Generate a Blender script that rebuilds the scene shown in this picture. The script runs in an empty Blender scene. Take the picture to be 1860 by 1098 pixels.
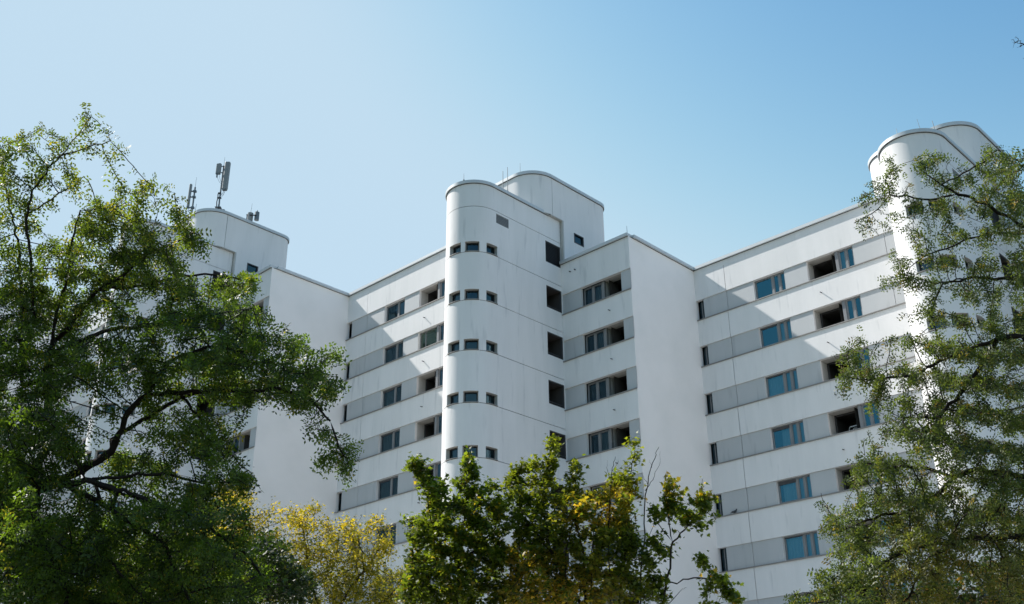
import bpy, math, random
import numpy as np
from mathutils import Vector, Matrix

# ------------------------------------------------------------------ camera, sky, sun, exposure
scene = bpy.context.scene
EYE = Vector((0, 0, 1.6))
F_PX, PITCH, ROLL, YAW = 1962.68, 0.439844, -0.0076414, 0.7671814
SUN_EL = math.radians(46.0)
SUN_VEC_UV = (-0.964, -0.265)          # horizontal direction towards the sun, in facade axes
cd = bpy.data.cameras.new('camera'); cam = bpy.data.objects.new('camera', cd)
scene.collection.objects.link(cam); scene.camera = cam
cd.sensor_width = 36.0; cd.lens = F_PX / 1860 * 36.0; cd.clip_start = 0.1; cd.clip_end = 6000
cp, sp, cr, sr = math.cos(PITCH), math.sin(PITCH), math.cos(ROLL), math.sin(ROLL)
FW = Vector((0, cp, sp)); R0 = Vector((1, 0, 0)); U0 = Vector((0, -sp, cp))
RT = R0 * cr + U0 * sr; UP = U0 * cr - R0 * sr
m = Matrix((RT, UP, -FW)).transposed().to_4x4(); m.translation = EYE
cam.matrix_world = m
AX = Vector((math.cos(YAW), -math.sin(YAW), 0)); AY = Vector((math.sin(YAW), math.cos(YAW), 0))
sh = (AX * SUN_VEC_UV[0] + AY * SUN_VEC_UV[1]).normalized()
to_sun = Vector((sh.x * math.cos(SUN_EL), sh.y * math.cos(SUN_EL), math.sin(SUN_EL)))
ld = bpy.data.lights.new('sun', 'SUN'); ld.energy = 4.35; ld.angle = math.radians(0.53); ld.color = (1.0, 0.955, 0.90)
sun = bpy.data.objects.new('sun', ld); scene.collection.objects.link(sun)
sun.rotation_euler = to_sun.to_track_quat('Z', 'Y').to_euler()
world = bpy.data.worlds.new('World'); scene.world = world; world.use_nodes = True
wn = world.node_tree; wn.nodes.clear()
sky = wn.nodes.new('ShaderNodeTexSky'); sky.sky_type = 'NISHITA'; sky.sun_disc = False
sky.sun_elevation = SUN_EL; sky.sun_rotation = math.atan2(to_sun.x, to_sun.y)
sky.altitude = 100; sky.air_density = 1.5; sky.dust_density = 0.3; sky.ozone_density = 4.0
bg = wn.nodes.new('ShaderNodeBackground'); bg.inputs['Strength'].default_value = 0.12
wo = wn.nodes.new('ShaderNodeOutputWorld')
sc_ = wn.nodes.new('ShaderNodeSeparateColor'); cc_ = wn.nodes.new('ShaderNodeCombineColor')   # colour response of the sky
wn.links.new(sky.outputs[0], sc_.inputs[0])
for i_, (g_, k_, c_) in enumerate(((3.2, .43, 2.78), (2.05, .415, 3.72), (1.12, .765, 4.5))):
    pw = wn.nodes.new('ShaderNodeMath'); pw.operation = 'POWER'; pw.inputs[1].default_value = g_
    ml = wn.nodes.new('ShaderNodeMath'); ml.operation = 'MULTIPLY'; ml.inputs[1].default_value = k_
    mn = wn.nodes.new('ShaderNodeMath'); mn.operation = 'SMOOTH_MIN'; mn.inputs[1].default_value = c_; mn.inputs[2].default_value = 1.2
    wn.links.new(sc_.outputs[i_], pw.inputs[0]); wn.links.new(pw.outputs[0], ml.inputs[0]); wn.links.new(ml.outputs[0], mn.inputs[0]); wn.links.new(mn.outputs[0], cc_.inputs[i_])
wn.links.new(cc_.outputs[0], bg.inputs[0]); wn.links.new(bg.outputs[0], wo.inputs[0])
scene.view_settings.view_transform = 'Standard'; scene.view_settings.look = 'None'
scene.view_settings.exposure = 0.7; scene.view_settings.gamma = 1.0
scene.render.engine = 'CYCLES'
scene.cycles.sample_clamp_indirect = 3; scene.cycles.sample_clamp_direct = 6; scene.cycles.max_bounces = 8; scene.cycles.diffuse_bounces = 4; scene.cycles.transparent_max_bounces = 8

rng = np.random.default_rng(7); random.seed(7)
col = scene.collection

def at(px, py, d):
    """point seen at pixel (of the 1860 x 1098 photo) d metres ahead"""
    return EYE + (FW + RT * ((px - 930) / F_PX) - UP * ((py - 549) / F_PX)) * d

# ------------------------------------------------------------------ materials
def mat(name, base, rough=0.7, spec=0.3, metal=0.0, var=0.0, scale=1.0, streak=False, bump=0.0):
    M = bpy.data.materials.new(name); M.use_nodes = True
    nt = M.node_tree; b = nt.nodes['Principled BSDF']
    b.inputs['Base Color'].default_value = (*base, 1); b.inputs['Roughness'].default_value = rough
    b.inputs['Specular IOR Level'].default_value = spec; b.inputs['Metallic'].default_value = metal
    if var > 0:
        tc = nt.nodes.new('ShaderNodeTexCoord'); mp = nt.nodes.new('ShaderNodeMapping')
        mp.inputs['Scale'].default_value = (1.2 * scale, 1.2 * scale, 0.16 * scale) if streak else (scale, scale, scale)
        nz = nt.nodes.new('ShaderNodeTexNoise'); nz.inputs['Scale'].default_value = 1.0; nz.inputs['Detail'].default_value = 6
        nz.inputs['Roughness'].default_value = 0.62
        n2 = nt.nodes.new('ShaderNodeTexNoise'); n2.inputs['Scale'].default_value = 0.35; n2.inputs['Detail'].default_value = 3
        nt.links.new(tc.outputs['Object'], mp.inputs[0]); nt.links.new(mp.outputs[0], nz.inputs[0]); nt.links.new(tc.outputs['Object'], n2.inputs[0])
        ad = nt.nodes.new('ShaderNodeMath'); ad.operation = 'MULTIPLY_ADD'; ad.inputs[1].default_value = 0.65
        nt.links.new(nz.outputs['Fac'], ad.inputs[0])
        h = nt.nodes.new('ShaderNodeMath'); h.operation = 'MULTIPLY'; h.inputs[1].default_value = 0.35
        nt.links.new(n2.outputs['Fac'], h.inputs[0]); nt.links.new(h.outputs[0], ad.inputs[2])
        cr_ = nt.nodes.new('ShaderNodeValToRGB')
        lo = tuple(c * (1 - var) * (0.99, 1.0, 0.995)[i] for i, c in enumerate(base)); hi = tuple(min(1, c * (1 + var * .35)) for c in base)
        cr_.color_ramp.elements[0].position = 0.30; cr_.color_ramp.elements[0].color = (*lo, 1)
        cr_.color_ramp.elements[1].position = 0.58; cr_.color_ramp.elements[1].color = (*hi, 1)
        nt.links.new(ad.outputs[0], cr_.inputs[0]); nt.links.new(cr_.outputs[0], b.inputs['Base Color'])
        if streak:                                     # soft run-off stains of their own shape
            m3 = nt.nodes.new('ShaderNodeMapping'); m3.inputs['Scale'].default_value = (3.2, 3.2, .42); m3.inputs['Location'].default_value = (3.7, 1.9, .6)
            n4 = nt.nodes.new('ShaderNodeTexNoise'); n4.inputs['Scale'].default_value = 1.0; n4.inputs['Detail'].default_value = 3
            r4 = nt.nodes.new('ShaderNodeValToRGB'); r4.color_ramp.elements[0].position = .60; r4.color_ramp.elements[0].color = (1, 1, 1, 1)
            r4.color_ramp.elements[1].position = .78; r4.color_ramp.elements[1].color = (.80, .81, .82, 1)
            mm = nt.nodes.new('ShaderNodeMixRGB'); mm.blend_type = 'MULTIPLY'; mm.inputs[0].default_value = 1
            nt.links.new(tc.outputs['Object'], m3.inputs[0]); nt.links.new(m3.outputs[0], n4.inputs[0]); nt.links.new(n4.outputs['Fac'], r4.inputs[0])
            nt.links.new(cr_.outputs[0], mm.inputs[1]); nt.links.new(r4.outputs[0], mm.inputs[2]); nt.links.new(mm.outputs[0], b.inputs['Base Color'])
        if bump:
            bp = nt.nodes.new('ShaderNodeBump'); bp.inputs['Strength'].default_value = bump; bp.inputs['Distance'].default_value = .01
            n3 = nt.nodes.new('ShaderNodeTexNoise'); n3.inputs['Scale'].default_value = 14; n3.inputs['Detail'].default_value = 4
            nt.links.new(tc.outputs['Object'], n3.inputs[0]); nt.links.new(n3.outputs['Fac'], bp.inputs['Height']); nt.links.new(bp.outputs[0], b.inputs['Normal'])
    return M

def glass_mat(name, tint, refl, body, rough=0.015):
    """pane: tinted reflection over a clear, slightly dark body one can see curtains through"""
    M = bpy.data.materials.new(name); M.use_nodes = True; nt = M.node_tree; nt.nodes.clear()
    o = nt.nodes.new('ShaderNodeOutputMaterial'); g = nt.nodes.new('ShaderNodeBsdfGlossy'); g.inputs['Roughness'].default_value = rough
    g.inputs['Color'].default_value = (*tint, 1)
    t = nt.nodes.new('ShaderNodeBsdfTransparent'); t.inputs['Color'].default_value = (*body, 1)
    mx = nt.nodes.new('ShaderNodeMixShader'); fr = nt.nodes.new('ShaderNodeFresnel'); fr.inputs['IOR'].default_value = 1.5
    tc = nt.nodes.new('ShaderNodeTexCoord'); nz = nt.nodes.new('ShaderNodeTexNoise'); nz.inputs['Scale'].default_value = 1.6; nz.inputs['Detail'].default_value = 1
    bp = nt.nodes.new('ShaderNodeBump'); bp.inputs['Strength'].default_value = .35; bp.inputs['Distance'].default_value = .03
    nt.links.new(tc.outputs['Object'], nz.inputs[0]); nt.links.new(nz.outputs['Fac'], bp.inputs['Height']); nt.links.new(bp.outputs[0], g.inputs['Normal'])
    ma = nt.nodes.new('ShaderNodeMath'); ma.operation = 'MULTIPLY_ADD'; ma.inputs[1].default_value = 1.0; ma.inputs[2].default_value = refl; ma.use_clamp = True
    nt.links.new(fr.outputs[0], ma.inputs[0]); nt.links.new(ma.outputs[0], mx.inputs[0])
    nt.links.new(t.outputs[0], mx.inputs[1]); nt.links.new(g.outputs[0], mx.inputs[2]); nt.links.new(mx.outputs[0], o.inputs[0])
    return M

M_WALL = mat('white_render', (0.79, 0.775, 0.77), 0.75, 0.25, var=0.075, streak=True, scale=1.0, bump=0.25)
M_BAND = mat('grey_band_panel', (0.50, 0.51, 0.52), 0.6, 0.3, var=0.06, streak=True, scale=0.8)
M_END = mat('end_wall_render_bounce_tone', (0.89, 0.86, 0.845), 0.8, 0.2, var=0.05, scale=0.35, bump=0.25)  # lighter and warmer than the walls: light falling on the end walls, put into colour
M_COPE = mat('zinc_coping', (0.55, 0.58, 0.60), 0.45, 0.4, metal=0.15, var=0.06, scale=1.5)
M_SILL = mat('sill_metal', (0.26, 0.25, 0.24), 0.5, 0.4, metal=0.2)
M_ROOF = mat('roof_gravel', (0.22, 0.21, 0.20), 0.95, 0.1, var=0.2, scale=8)
M_FRAME = mat('window_frame', (0.22, 0.225, 0.235), 0.45, 0.4)
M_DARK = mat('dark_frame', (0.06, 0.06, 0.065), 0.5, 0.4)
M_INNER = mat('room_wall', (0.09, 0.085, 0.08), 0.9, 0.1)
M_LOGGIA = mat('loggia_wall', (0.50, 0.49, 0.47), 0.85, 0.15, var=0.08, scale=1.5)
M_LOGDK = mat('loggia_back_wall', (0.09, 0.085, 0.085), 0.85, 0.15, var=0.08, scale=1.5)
M_CURT = mat('curtain_cloth', (0.75, 0.78, 0.78), 0.9, 0.1)
M_CURTD = mat('grey_curtain_cloth', (0.28, 0.30, 0.30), 0.9, 0.1)
M_GLASS = glass_mat('blue_glass', (0.11, 0.41, 0.58), 0.21, (0.45, 0.55, 0.58))
M_GLASSD = glass_mat('dark_glass', (0.30, 0.55, 0.70), 0.07, (0.30, 0.38, 0.40))
M_GLASSG = glass_mat('green_glass', (0.55, 0.75, 0.62), 0.16, (0.52, 0.68, 0.56))
M_BLACK = mat('black_louvre', (0.012, 0.012, 0.014), 0.6, 0.3)
M_METAL = mat('galvanised_steel', (0.16, 0.18, 0.19), 0.5, 0.5, metal=0.6)
M_ANT = mat('antenna_shell', (0.23, 0.25, 0.26), 0.55, 0.35)
M_CABLE = mat('black_cable', (0.03, 0.035, 0.04), 0.6, 0.3)

# ------------------------------------------------------------------ mesh helpers
class MB:
    def __init__(s): s.v = []; s.f = []; s.mi = []
    def quad(s, a, b, c, d, mi=0):
        n = len(s.v); s.v += [tuple(a), tuple(b), tuple(c), tuple(d)]; s.f.append((n, n + 1, n + 2, n + 3)); s.mi.append(mi)
    def box(s, x0, x1, y0, y1, z0, z1, mi=0):
        n = len(s.v)
        s.v += [(x, y, z) for z in (z0, z1) for x, y in ((x0, y0), (x1, y0), (x1, y1), (x0, y1))]
        for f in ((0, 3, 2, 1), (4, 5, 6, 7), (0, 1, 5, 4), (1, 2, 6, 5), (2, 3, 7, 6), (3, 0, 4, 7)):
            s.f.append(tuple(n + i for i in f)); s.mi.append(mi)
    def tube(s, pts, r, n=8, mi=0, cap=True):
        pts = [Vector(p) for p in pts]; rr = r if isinstance(r, (list, tuple)) else [r] * len(pts)
        base = len(s.v)
        for i, p in enumerate(pts):
            d = (pts[min(i + 1, len(pts) - 1)] - pts[max(i - 1, 0)]).normalized()
            a = d.orthogonal().normalized() if abs(d.z) > .95 else d.cross(Vector((0, 0, 1))).normalized()
            if abs(d.z) > .95: a = Vector((1, 0, 0)); a = (a - d * a.dot(d)).normalized()
            b = d.cross(a)
            for k in range(n):
                t = 2 * math.pi * k / n; s.v.append(tuple(p + (a * math.cos(t) + b * math.sin(t)) * rr[i]))
        for i in range(len(pts) - 1):
            for k in range(n):
                k2 = (k + 1) % n
                s.f.append((base + i * n + k, base + i * n + k2, base + (i + 1) * n + k2, base + (i + 1) * n + k)); s.mi.append(mi)
        if cap:
            s.f.append(tuple(base + k for k in range(n))[::-1]); s.mi.append(mi)
            s.f.append(tuple(base + (len(pts) - 1) * n + k for k in range(n))); s.mi.append(mi)
    def rod(s, a, b, r, n=6, mi=0): s.tube([a, b], r, n, mi)
    def build(s, name, mats, parent=None, smooth=None):
        me = bpy.data.meshes.new(name); me.from_pydata(s.v, [], s.f)
        mats = mats if isinstance(mats, (list, tuple)) else [mats]
        for mm in mats: me.materials.append(mm)
        if len(mats) > 1: me.polygons.foreach_set('material_index', s.mi)
        me.update()
        if smooth:
            import bmesh
            bm = bmesh.new(); bm.from_mesh(me); bmesh.ops.remove_doubles(bm, verts=bm.verts, dist=0.0004); bm.to_mesh(me); bm.free()
            me.shade_smooth(); me.set_sharp_from_angle(angle=math.radians(smooth))
        o = bpy.data.objects.new(name, me); col.objects.link(o)
        if parent: o.parent = parent
        return o

def empty(name, loc=(0, 0, 0), rz=0.0):
    o = bpy.data.objects.new(name, None); col.objects.link(o); o.location = loc; o.rotation_euler = (0, 0, rz); o.empty_display_size = .3
    return o
def tag(o, label, cat, group=None):
    o['label'] = label; o['category'] = cat
    if group: o['group'] = group
    return o

class Path:
    """plan polyline, outside on the right-hand side of its direction"""
    def __init__(s, pts):
        s.p = [Vector((p[0], p[1])) for p in pts]; s.s = [0.0]
        for a, b in zip(s.p, s.p[1:]): s.s.append(s.s[-1] + (b - a).length)
        s.len = s.s[-1]
        s.n = []
        for i in range(len(s.p)):
            ds = []
            if i > 0: ds.append((s.p[i] - s.p[i - 1]).normalized())
            if i < len(s.p) - 1: ds.append((s.p[i + 1] - s.p[i]).normalized())
            ns = [Vector((d.y, -d.x)) for d in ds]
            n = sum(ns, Vector((0, 0))); n.normalize(); n = n / max(.3, n.dot(ns[0])); s.n.append(n)
    def at(s, t, off=0.0):
        t = min(max(t, 0), s.len)
        for i in range(len(s.p) - 1):
            if t <= s.s[i + 1] + 1e-9:
                k = (t - s.s[i]) / (s.s[i + 1] - s.s[i]); p = s.p[i].lerp(s.p[i + 1], k); n = s.n[i].lerp(s.n[i + 1], k)
                return p + n * off
        return s.p[-1] + s.n[-1] * off

def shell(mb, path, z0, z1, ops, mi=0):
    """wall skin along the path with real openings: ops = (s0, s1, z0, z1, depth, reveal material)"""
    S = set(path.s) | {0, path.len}; Z = {z0, z1}
    for o in ops: S |= {max(0, o[0]), min(path.len, o[1])}; Z |= {max(z0, o[2]), min(z1, o[3])}
    def uniq(a):
        a = sorted(a); r = [a[0]]
        for x in a[1:]:
            if x - r[-1] > 1e-4: r.append(x)
        return r
    S = uniq(S); Z = uniq(Z)
    for i in range(len(S) - 1):
        sm = (S[i] + S[i + 1]) / 2
        cand = [o for o in ops if o[0] < sm < o[1]]
        a, b = path.at(S[i]), path.at(S[i + 1])
        k = 0
        while k < len(Z) - 1:
            zm = (Z[k] + Z[k + 1]) / 2
            if any(o[2] < zm < o[3] for o in cand): k += 1; continue
            k2 = k + 1
            while k2 < len(Z) - 1 and not any(o[2] < (Z[k2] + Z[k2 + 1]) / 2 < o[3] for o in cand) and len(path.p) < 4: k2 += 1
            mb.quad((a.x, a.y, Z[k]), (b.x, b.y, Z[k]), (b.x, b.y, Z[k2]), (a.x, a.y, Z[k2]), mi); k = k2
    for o in ops:
        s0, s1, a0, a1, dp, rm = o
        ss = [x for x in S if s0 - 1e-4 <= x <= s1 + 1e-4]
        for x, y in zip(ss, ss[1:]):
            p, q = path.at(x), path.at(y); pi, qi = path.at(x, -dp), path.at(y, -dp)
            mb.quad((p.x, p.y, a0), (q.x, q.y, a0), (qi.x, qi.y, a0), (pi.x, pi.y, a0), rm)
            mb.quad((p.x, p.y, a1), (pi.x, pi.y, a1), (qi.x, qi.y, a1), (q.x, q.y, a1), rm)
        for x, fl in ((s0, 0), (s1, 1)):
            p = path.at(x); pi = path.at(x, -dp)
            q_ = ((p.x, p.y, a0), (pi.x, pi.y, a0), (pi.x, pi.y, a1), (p.x, p.y, a1))
            mb.quad(*(q_ if not fl else q_[::-1]), rm)

def patch(mb, path, s0, s1, z0, z1, off, mi=0):
    """vertical skin at an offset behind the path"""
    ss = [s0] + [x for x in path.s if s0 + 1e-4 < x < s1 - 1e-4] + [s1]
    for x, y in zip(ss, ss[1:]):
        p, q = path.at(x, off), path.at(y, off); mb.quad((p.x, p.y, z0), (q.x, q.y, z0), (q.x, q.y, z1), (p.x, p.y, z1), mi)

def bar(mb, path, s0, s1, z0, z1, o0, o1, mi=0):
    """closed bar following the path between offsets o0 (inner) and o1 (outer)"""
    ss = [s0] + [x for x in path.s if s0 + 1e-4 < x < s1 - 1e-4] + [s1]
    P = [(path.at(x, o0), path.at(x, o1)) for x in ss]
    for (i0, e0), (i1, e1) in zip(P, P[1:]):
        mb.quad((e0.x, e0.y, z0), (e1.x, e1.y, z0), (e1.x, e1.y, z1), (e0.x, e0.y, z1), mi)
        mb.quad((i1.x, i1.y, z0), (i0.x, i0.y, z0), (i0.x, i0.y, z1), (i1.x, i1.y, z1), mi)
        mb.quad((e0.x, e0.y, z1), (e1.x, e1.y, z1), (i1.x, i1.y, z1), (i0.x, i0.y, z1), mi)
        mb.quad((i0.x, i0.y, z0), (i1.x, i1.y, z0), (e1.x, e1.y, z0), (e0.x, e0.y, z0), mi)
    for (i, e), fl in ((P[0], 0), (P[-1], 1)):
        q_ = ((i.x, i.y, z0), (e.x, e.y, z0), (e.x, e.y, z1), (i.x, i.y, z1)); mb.quad(*(q_ if not fl else q_[::-1]), mi)

def arc(cx, cy, r, a0, a1, n):
    return [(cx + r * math.cos(math.radians(a0 + (a1 - a0) * i / n)), cy + r * math.sin(math.radians(a0 + (a1 - a0) * i / n))) for i in range(n + 1)]

def sub(path, ds):   # moved copy of a plan path
    return [(x + ds[0], y + ds[1]) for x, y in path]

# ------------------------------------------------------------------ ground
def ground():
    mb = MB(); mb.quad((-900, -600, 0), (900, -600, 0), (900, 1500, 0), (-900, 1500, 0))
    g = mb.build('ground', mat('mown_grass', (0.035, 0.045, 0.022), 0.95, 0.1, var=0.3, scale=2)); g['kind'] = 'structure'
    p = MB(); p.quad((-60, 6, 0.004), (60, 6, 0.004), (60, 11, 0.004), (-60, 11, 0.004))
    o = p.build('path', mat('paving', (0.28, 0.27, 0.25), 0.9, 0.2, var=0.15, scale=3)); o['kind'] = 'structure'
    f = MB(); P = [AX * a + AY * b for a, b in ((-95, -4), (-20, 20), (40, 44), (40, 66), (-95, 66))]
    P = [P[0] + Vector((0, 0, 0)), P[1], P[2], P[3], P[4]]
    f.v = [(p.x, p.y, .008) for p in P]; f.f = [(0, 1, 2, 3, 4)]; f.mi = [0]
    o = f.build('bounce_forecourt', mat('bounce_slabs', (0.47, 0.43, 0.38), 0.9, 0.2, var=0.12, scale=1.5)); o['kind'] = 'structure'  # unseen paving, added to bounce warm light onto the shaded walls
ground()

# ------------------------------------------------------------------ apartment building
ux, vy = -31.009, 47.192
B0 = AX * ux + AY * vy
BLD = empty('apartment_building', (B0.x, B0.y, 0), -YAW)
tag(BLD, 'white rendered apartment building stepped in a sawtooth, with rounded stair towers and grey window bands', 'apartment building')
TU, TV, L, H = 21.018, 8.629, 5.973, 2.8
MOD = {-1: 31.55, 0: 29.0, 1: 26.45, 2: 23.87}       # sill height of the top storey in each module
ZR = 3.13                                          # underside of the coping above the top sill
FLEN = TU - 7.90

def joint(s, za, zb): return (s - .014, s + .014, za, zb, .03, 0)

def window_unit(path, s0, s1, z0, z1, back, panes, curtain, glass, name='window', tilt=False, label=None, header=0):
    """frame (with mullions) at `back` behind the path; panes = list of fractions"""
    w = s1 - s0; fb = .055
    mb = MB(); e = .003
    bar(mb, path, s0 + e, s1 - e, z0 + e, z0 + fb, -back - .06, -back + .0)
    bar(mb, path, s0 + e, s1 - e, z1 - fb, z1 - e, -back - .06, -back + .0)
    cuts = [0.0]
    for p in panes: cuts.append(cuts[-1] + p)
    cuts = [c / cuts[-1] for c in cuts]
    for i, c in enumerate(cuts):
        x = s0 + e + c * (w - 2 * e); hw = fb if 0 < i < len(cuts) - 1 else fb / 1.0
        a, b = (x, x + hw) if i == 0 else ((x - hw, x) if i == len(cuts) - 1 else (x - hw, x + hw))
        bar(mb, path, a, b, z0 + fb, z1 - fb, -back - .057, -back + .003 if 0 < i < len(cuts) - 1 else -back - .003)
    for a, b in zip(cuts, cuts[1:]):                      # casement sashes
        xa, xb = s0 + a * w + fb + .006, s0 + b * w - fb - .006; k = .04
        for q in ((xa, xa + k, z0 + fb + .004, z1 - fb - .004), (xb - k, xb, z0 + fb + .004, z1 - fb - .004)):
            bar(mb, path, *q, -back - .05, -back - .012)
        for q in ((xa + k, xb - k, z0 + fb + .004, z0 + fb + k), (xa + k, xb - k, z1 - fb - k, z1 - fb - .004)):
            bar(mb, path, *q, -back - .05, -back - .012)
    fr = mb.build(name, M_FRAME, BLD)
    if label: fr['label'] = label
    pb = MB()
    patch(pb, path, s0 + .03, s1 - .03, z0 + .03, z1 - .03, -back - .034)
    pb.build('pane', glass, fr)
    if header:
        hb = MB(); bar(hb, path, s0 + .06, s0 + w * cuts[1] - .05, z1 - fb - header, z1 - fb - .001, -back - .03, -back - .004 + .002); hb.build('blind_box', M_DARK, fr)
    if tilt:                                            # one sash tipped inwards
        tb = MB(); p = path.at(s0 + .1, -back - .03); q = path.at(s0 + w * cuts[1] - .1, -back - .03)
        pi = path.at(s0 + .1, -back - .16); qi = path.at(s0 + w * cuts[1] - .1, -back - .16)
        P = [Vector((p.x, p.y, z0 + .1)), Vector((q.x, q.y, z0 + .1)), Vector((qi.x, qi.y, z1 - .12)), Vector((pi.x, pi.y, z1 - .12))]
        for i in range(4): tb.rod(P[i], P[(i + 1) % 4], .022, 4)
        tb.build('tilted_sash', M_FRAME, fr)
    # room behind: dark box and curtain
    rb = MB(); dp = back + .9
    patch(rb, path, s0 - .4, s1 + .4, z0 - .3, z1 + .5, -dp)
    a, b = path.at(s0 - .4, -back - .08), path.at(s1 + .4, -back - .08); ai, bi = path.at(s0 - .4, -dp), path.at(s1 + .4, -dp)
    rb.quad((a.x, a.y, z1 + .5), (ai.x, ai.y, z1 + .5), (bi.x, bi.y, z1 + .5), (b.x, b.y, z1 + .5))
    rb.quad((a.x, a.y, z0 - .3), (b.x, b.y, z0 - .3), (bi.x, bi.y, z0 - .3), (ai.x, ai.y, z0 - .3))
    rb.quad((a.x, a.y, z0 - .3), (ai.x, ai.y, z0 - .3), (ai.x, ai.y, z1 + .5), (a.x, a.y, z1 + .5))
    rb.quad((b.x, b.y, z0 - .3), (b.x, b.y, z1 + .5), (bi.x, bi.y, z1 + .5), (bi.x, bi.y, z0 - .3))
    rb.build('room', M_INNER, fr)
    if curtain:
        for c0, c1, m_ in curtain:
            cb = MB(); n = max(6, int((c1 - c0) * w / .05)); prev = None
            for i in range(n + 1):
                x = s0 + (c0 + (c1 - c0) * i / n) * w; q = path.at(x, -back - .17 - .025 * math.sin(i * 1.9 + c0 * 9))
                if prev is not None: cb.quad((prev.x, prev.y, z0), (q.x, q.y, z0), (q.x, q.y, z1), (prev.x, prev.y, z1))
                prev = q
            cb.build('curtain', m_, fr)
    return fr

def loggia(path, s0, s1, z0, z1, dp, stage, k):
    """open loggia behind the parapet: white near walls, darker room end, glazing frame or railing"""
    mb = MB(); zt, zb = z1, z0 - .95
    x0, x1 = s0 - .0, s1 + .0
    def strip(sa, sb, oa, ob, za, zc, mi):
        p = path.at(sa, -oa); q = path.at(sb, -ob); mb.quad((p.x, p.y, za), (q.x, q.y, za), (q.x, q.y, zc), (p.x, p.y, zc), mi)
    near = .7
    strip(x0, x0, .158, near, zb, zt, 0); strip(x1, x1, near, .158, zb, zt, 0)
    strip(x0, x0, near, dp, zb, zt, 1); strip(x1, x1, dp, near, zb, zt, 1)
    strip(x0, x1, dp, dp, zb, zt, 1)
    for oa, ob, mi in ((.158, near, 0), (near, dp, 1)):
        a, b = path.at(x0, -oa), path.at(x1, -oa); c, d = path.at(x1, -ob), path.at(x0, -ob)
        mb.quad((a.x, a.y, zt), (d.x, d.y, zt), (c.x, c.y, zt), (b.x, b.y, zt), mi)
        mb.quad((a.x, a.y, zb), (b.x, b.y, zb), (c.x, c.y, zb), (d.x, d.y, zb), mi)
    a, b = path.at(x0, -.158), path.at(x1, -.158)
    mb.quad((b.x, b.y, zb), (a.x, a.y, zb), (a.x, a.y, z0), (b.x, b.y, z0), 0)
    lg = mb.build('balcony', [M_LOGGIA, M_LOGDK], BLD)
    db = MB(); w = s1 - s0
    patch(db, path, s0 + w * .35, s0 + w * .8, zb + .05, zt - .18, -dp + .03)
    db.build('balcony_door', M_DARK, lg)
    if stage == 'frame':
        fb = MB()
        for q in ((s0 + .02, s0 + .09, z0 + .02, z1 - .02), (s1 - .09, s1 - .02, z0 + .02, z1 - .02)): bar(fb, path, *q, -.76, -.70)
        bar(fb, path, s0 + .09, s1 - .09, z0 + .02, z0 + .08, -.76, -.70); bar(fb, path, s0 + .09, s1 - .09, z1 - .08, z1 - .02, -.76, -.70)
        fb.build('glazing_frame', M_DARK, lg)
    elif stage == 'glass':
        fb = MB()
        for q in ((s0 + .02, s0 + .08), (s0 + w * .3, s0 + w * .3 + .06), (s1 - .08, s1 - .02)): bar(fb, path, *q, z0 + .02, z1 - .02, -.22, -.17)
        bar(fb, path, s0 + .08, s1 - .08, z0 + .02, z0 + .07, -.217, -.173); bar(fb, path, s0 + .08, s1 - .08, z1 - .07, z1 - .02, -.217, -.173)
        f = fb.build('glazing_frame', M_FRAME, lg)
        gb = MB(); patch(gb, path, s0 + .05, s1 - .05, z0 + .04, z1 - .04, -.195); gb.build('glazing_pane', M_GLASSG, lg)
    if stage in ('open', 'frame'):
        rb = MB(); q0, q1 = path.at(s0 + .05, -.42), path.at(s1 - .05, -.42)
        rb.rod((q0.x, q0.y, z0 + .12), (q1.x, q1.y, z0 + .12), .022); rb.build('handrail', M_DARK, lg)
    return lg

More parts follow.
